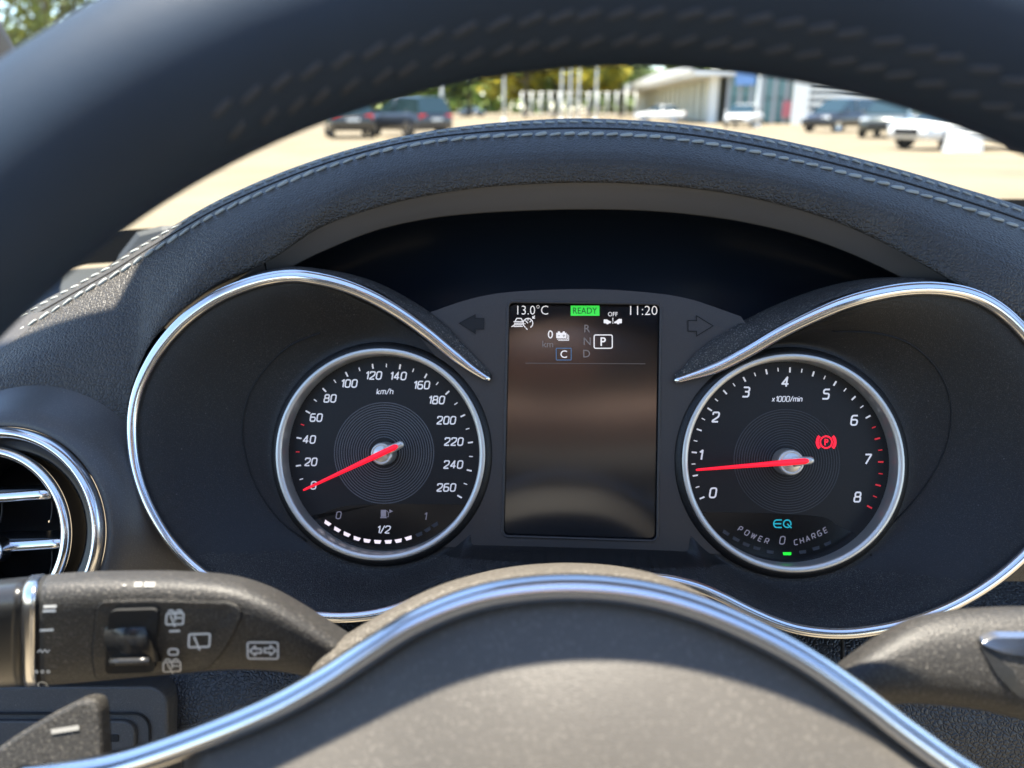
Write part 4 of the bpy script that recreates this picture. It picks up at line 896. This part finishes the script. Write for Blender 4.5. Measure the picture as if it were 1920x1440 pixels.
# showroom
s0, s1 = ground(1362, 231.5), ground(1492, 232.5)
show = thing('glass_showroom', 'teal glass showroom with a blue sign, right of the slatted hall', 'building', s0)
sv = s1-s0; sll = np.linalg.norm(sv); sv /= sll; sn = np.array([sv[1], -sv[0], 0]); sn = sn if sn[1] < 0 else -sn
obj('core', *wbox(s0-sn*1.2, s1-sn*1.2, 0, 5.6, -8, sn), MB['wall'], show, smooth=False)
for i in range(6):
    for j in range(3):
        a = s0+sv*sll*(i+.06)/6; b_ = s0+sv*sll*(i+.94)/6; obj('pane', *wbox(a, b_, .15+j*1.8, 1.85+j*1.8, .06, sn), MB['teal'], show, smooth=False)
for i in range(7): p = s0+sv*sll*i/6; obj('mullion', *wbox(p-sv*.12, p+sv*.12, 0, 5.7, .25, sn), MB['grey'], show, smooth=False)
obj('sign', *wbox(s0+sv*sll*.10+sn*.5, s0+sv*sll*.38+sn*.5, 2.9, 4.3, .15, sn), MB['sign'], show, smooth=False)
obj('poster', *wbox(s0+sv*sll*.80+sn*.4, s0+sv*sll*.93+sn*.4, .5, 1.7, .1, sn), MB['red'], show, smooth=False)
obj('roof_edge', *wbox(s0-sv*.5+sn*.5, s1+sv*.5+sn*.5, 5.7, 6.4, -9, sn), MB['white'], show, smooth=False)
l0, l1 = ground(1488, 232.8), ground(1720, 234)
lou = thing('louvred_building', 'white building with horizontal louvres behind the dark cars', 'building', l0)
lv = l1-l0; ll = np.linalg.norm(lv); lv /= ll; ln = np.array([lv[1], -lv[0], 0]); ln = ln if ln[1] < 0 else -ln
obj('wall', *wbox(l0-ln*.5, l1-ln*.5, 0, 3.9, -7, ln), mat('blue_grey_wall', (.18, .22, .26), .7), lou, smooth=False)
for j in range(7): obj('louvre', *wbox(l0, l1, .25+j*.55, .52+j*.55, .3, ln), MB['white'], lou, smooth=False)
obj('corner', *wbox(l0-lv*.3, l0+lv*.9, 0, 4.1, .45, ln), MB['white'], lou, smooth=False)
obj('roof_edge', *wbox(l0-lv*.5, l1, 3.95, 4.25, -8, ln), MB['white'], lou, smooth=False)
# flag poles and fence posts
pm_ = mat('white_painted_steel', (.7, .7, .66), .4)
def pole(px, py, h, r, label, group, ball=True):
    p = ground(px, py); t = thing('flag_pole', label, 'pole', p, group); zs = [0, .25*h, .5*h, .75*h, h]
    obj('shaft', *tube([p+np.array([0, 0, z]) for z in zs], [r, r, r*.9, r*.8, r*.7], up=(0, -1, 0), seg=10), pm_, t)
    obj('foot', *lathe(p, (0, 0, 1), [(r*2.4, 0), (r*2.4, .08), (r*1.3, .2), (r, .3)], 12), pm_, t)
    obj('cap', *lathe(p+np.array([0, 0, h]), (0, 0, 1), [(r*.7, -.02), (r*1.1, .03), (r*.8, .1), (.002, .13)], 10), pm_, t)
for px, lb in ((945, 'white flag pole left of the yellow tree'), (1052, 'leftmost of the three close white flag poles'), (1068, 'middle one of the three close white flag poles'), (1084, 'rightmost of the three close white flag poles'), (1116, 'white flag pole between the trio and the hall')):
    pole(px, 226, 9, .11, lb, 'flag poles before the trees')
pole(1416, 238, 4.2, .14, 'banded white pole in front of the glass showroom', 'flag poles before the trees')
pole(830, 238, 3.0, .12, 'short white pole beside the dark off-roader', 'flag poles before the trees')
fe = thing('mesh_fence', 'white post and rail fence under the yellow trees', 'fence', ground(980, 222))
f0, f1 = ground(978, 222), ground(1190, 222); fv = f1-f0; fl = np.linalg.norm(fv); fv /= fl
for i in range(13): p = f0+fv*fl*i/12; obj('post', *tube([p, p+np.array([0, 0, 1.6]), p+np.array([0, 0, 3.1])], .08, up=(0, -1, 0), seg=8), pm_, fe)
for z in (.6, 1.4, 2.2, 3.0): obj('rail', *tube([f0+np.array([0, 0, z]), (f0+f1)/2+np.array([0, 0, z]), f1+np.array([0, 0, z])], .03, up=(0, -1, 0), seg=6), pm_, fe)
# trees
ML = {'yellow': ((.38, .31, .02), (.2, .19, .02)), 'green': ((.08, .14, .02), (.14, .17, .025)), 'dark': ((.05, .085, .022), (.075, .10, .028))}
bark = mat('bark', (.08, .06, .045), .9)
def leafmat(n, a, b_):
    m = mat('leaves_'+n, a, .6, spec=.3); nt = m.node_tree; tc = nt.nodes.new('ShaderNodeTexCoord'); nn = nt.nodes.new('ShaderNodeTexNoise'); nn.inputs['Scale'].default_value = .7; rr = nt.nodes.new('ShaderNodeValToRGB')
    rr.color_ramp.elements[0].position = .4; rr.color_ramp.elements[1].position = .6; rr.color_ramp.elements[0].color = (*b_, 1); rr.color_ramp.elements[1].color = (*a, 1)
    nt.links.new(tc.outputs['Object'], nn.inputs['Vector']); nt.links.new(nn.outputs[0], rr.inputs[0]); nt.links.new(rr.outputs[0], nt.nodes['Principled BSDF'].inputs['Base Color'])
    nt.nodes['Principled BSDF'].inputs['Transmission Weight'].default_value = 0; return m
LM = {k_: leafmat(k_, *v_) for k_, v_ in ML.items()}
def tree(p, h, r, kind, label, nleaf=2600, leaf=.34):
    t = thing('tree', label, 'tree', p, 'trees behind the car park'); rs = np.random.RandomState(int(abs(p[0]*13+p[1]*7)) % 9999)
    limbs = [tube([p, p+np.array([.1, 0, h*.3]), p+np.array([0, .1, h*.6]), p+np.array([.1, .1, h*.9])], [h*.025, h*.02, h*.013, h*.004], up=(0, -1, 0), seg=8)]
    cl_ = []
    for i in range(16):
        a = rs.uniform(0, 6.28); z = rs.uniform(.32, .95); rr = r*(1-.75*abs(z-.55)/.55)*rs.uniform(.5, 1); e = p+np.array([math.cos(a)*rr, math.sin(a)*rr, h*z]); cl_.append((e, r*rs.uniform(.28, .48)))
        s = p+np.array([0, 0, h*z*.6]); limbs.append(tube([s, (s+e)/2+np.array([0, 0, .2]), e], [h*.009, h*.006, h*.002], up=(0, -1, .1), seg=5))
    obj('trunk', *join(limbs), bark, t)
    V, F = [], []
    for i in range(nleaf):
        c, cr_ = cl_[rs.randint(len(cl_))]; d = rs.normal(size=3); d /= np.linalg.norm(d); q = c+d*cr_*rs.uniform(.3, 1.1)*np.array([1, 1, .85])
        a = rs.normal(size=3); a /= np.linalg.norm(a); b_ = np.cross(a, rs.normal(size=3)); b_ /= np.linalg.norm(b_)+1e-9; s = leaf*rs.uniform(.5, 1.2); k0 = len(V)
        V += [q-a*s*.6, q+b_*s*.3, q+a*s*.6, q-b_*s*.3]; F.append((k0, k0+1, k0+2, k0+3))
    obj('crown', V, F, LM[kind], t, smooth=False)
def gd(px, dist):
    d = ray(px, 205); d = d/math.hypot(d[0], d[1]); return np.array([d[0]*dist, d[1]*dist, 0])
tree(gd(10, 42), 9.5, 3.6, 'green', 'green tree with yellow tips at the far left, beside the pillar')
tree(gd(120, 46), 10.5, 3.6, 'dark', 'dark green tree right of the leftmost tree, above the wheel rim')
tree(gd(225, 48), 9.5, 3.4, 'green', 'bright green tree touching the top edge, above the wheel rim')
tree(gd(-130, 50), 11, 4.0, 'green', 'green tree at the far left, behind the pillar')
for px, di, h, k_, lb in ((700, 118, 12, 'dark', 'dark tree behind the dark off-roader'), (800, 112, 12, 'green', 'green tree left of the flag poles, above the blue car'), (880, 125, 13, 'dark', 'dark green tree just left of the first flag pole'), (985, 115, 11.5, 'yellow', 'bright yellow tree right of the first flag pole'), (1040, 124, 12.5, 'green', 'green tree behind the three close flag poles'), (1105, 116, 12, 'yellow', 'yellow tree left of the hall canopy'), (1165, 128, 13, 'dark', 'dark tree at the end of the slatted hall')):
    tree(gd(px, di), h, 5.2, k_, lb, 5200, .75)
# trees far behind that close the horizon
def wood():
    V, F = [], []; rs = np.random.RandomState(3)
    for i in range(16000):
        px = rs.uniform(-400, 2600); p = gd(px, rs.uniform(215, 260)); q = p+np.array([0, 0, rs.uniform(0, 1)**.8*(15+4*math.sin(px*.02)+3*math.sin(px*.07))])
        a = rs.normal(size=3); a /= np.linalg.norm(a); b_ = np.cross(a, rs.normal(size=3)); b_ /= np.linalg.norm(b_)+1e-9; s = rs.uniform(1, 2.2); k0 = len(V); V += [q-a*s, q+b_*s*.6, q+a*s, q-b_*s*.6]; F.append((k0, k0+1, k0+2, k0+3))
    return V, F
o = obj('distant_wood', *wood(), LM['green'], smooth=False); o['kind'] = 'stuff'; o['label'] = 'far belt of green trees behind the buildings'; o['category'] = 'trees'
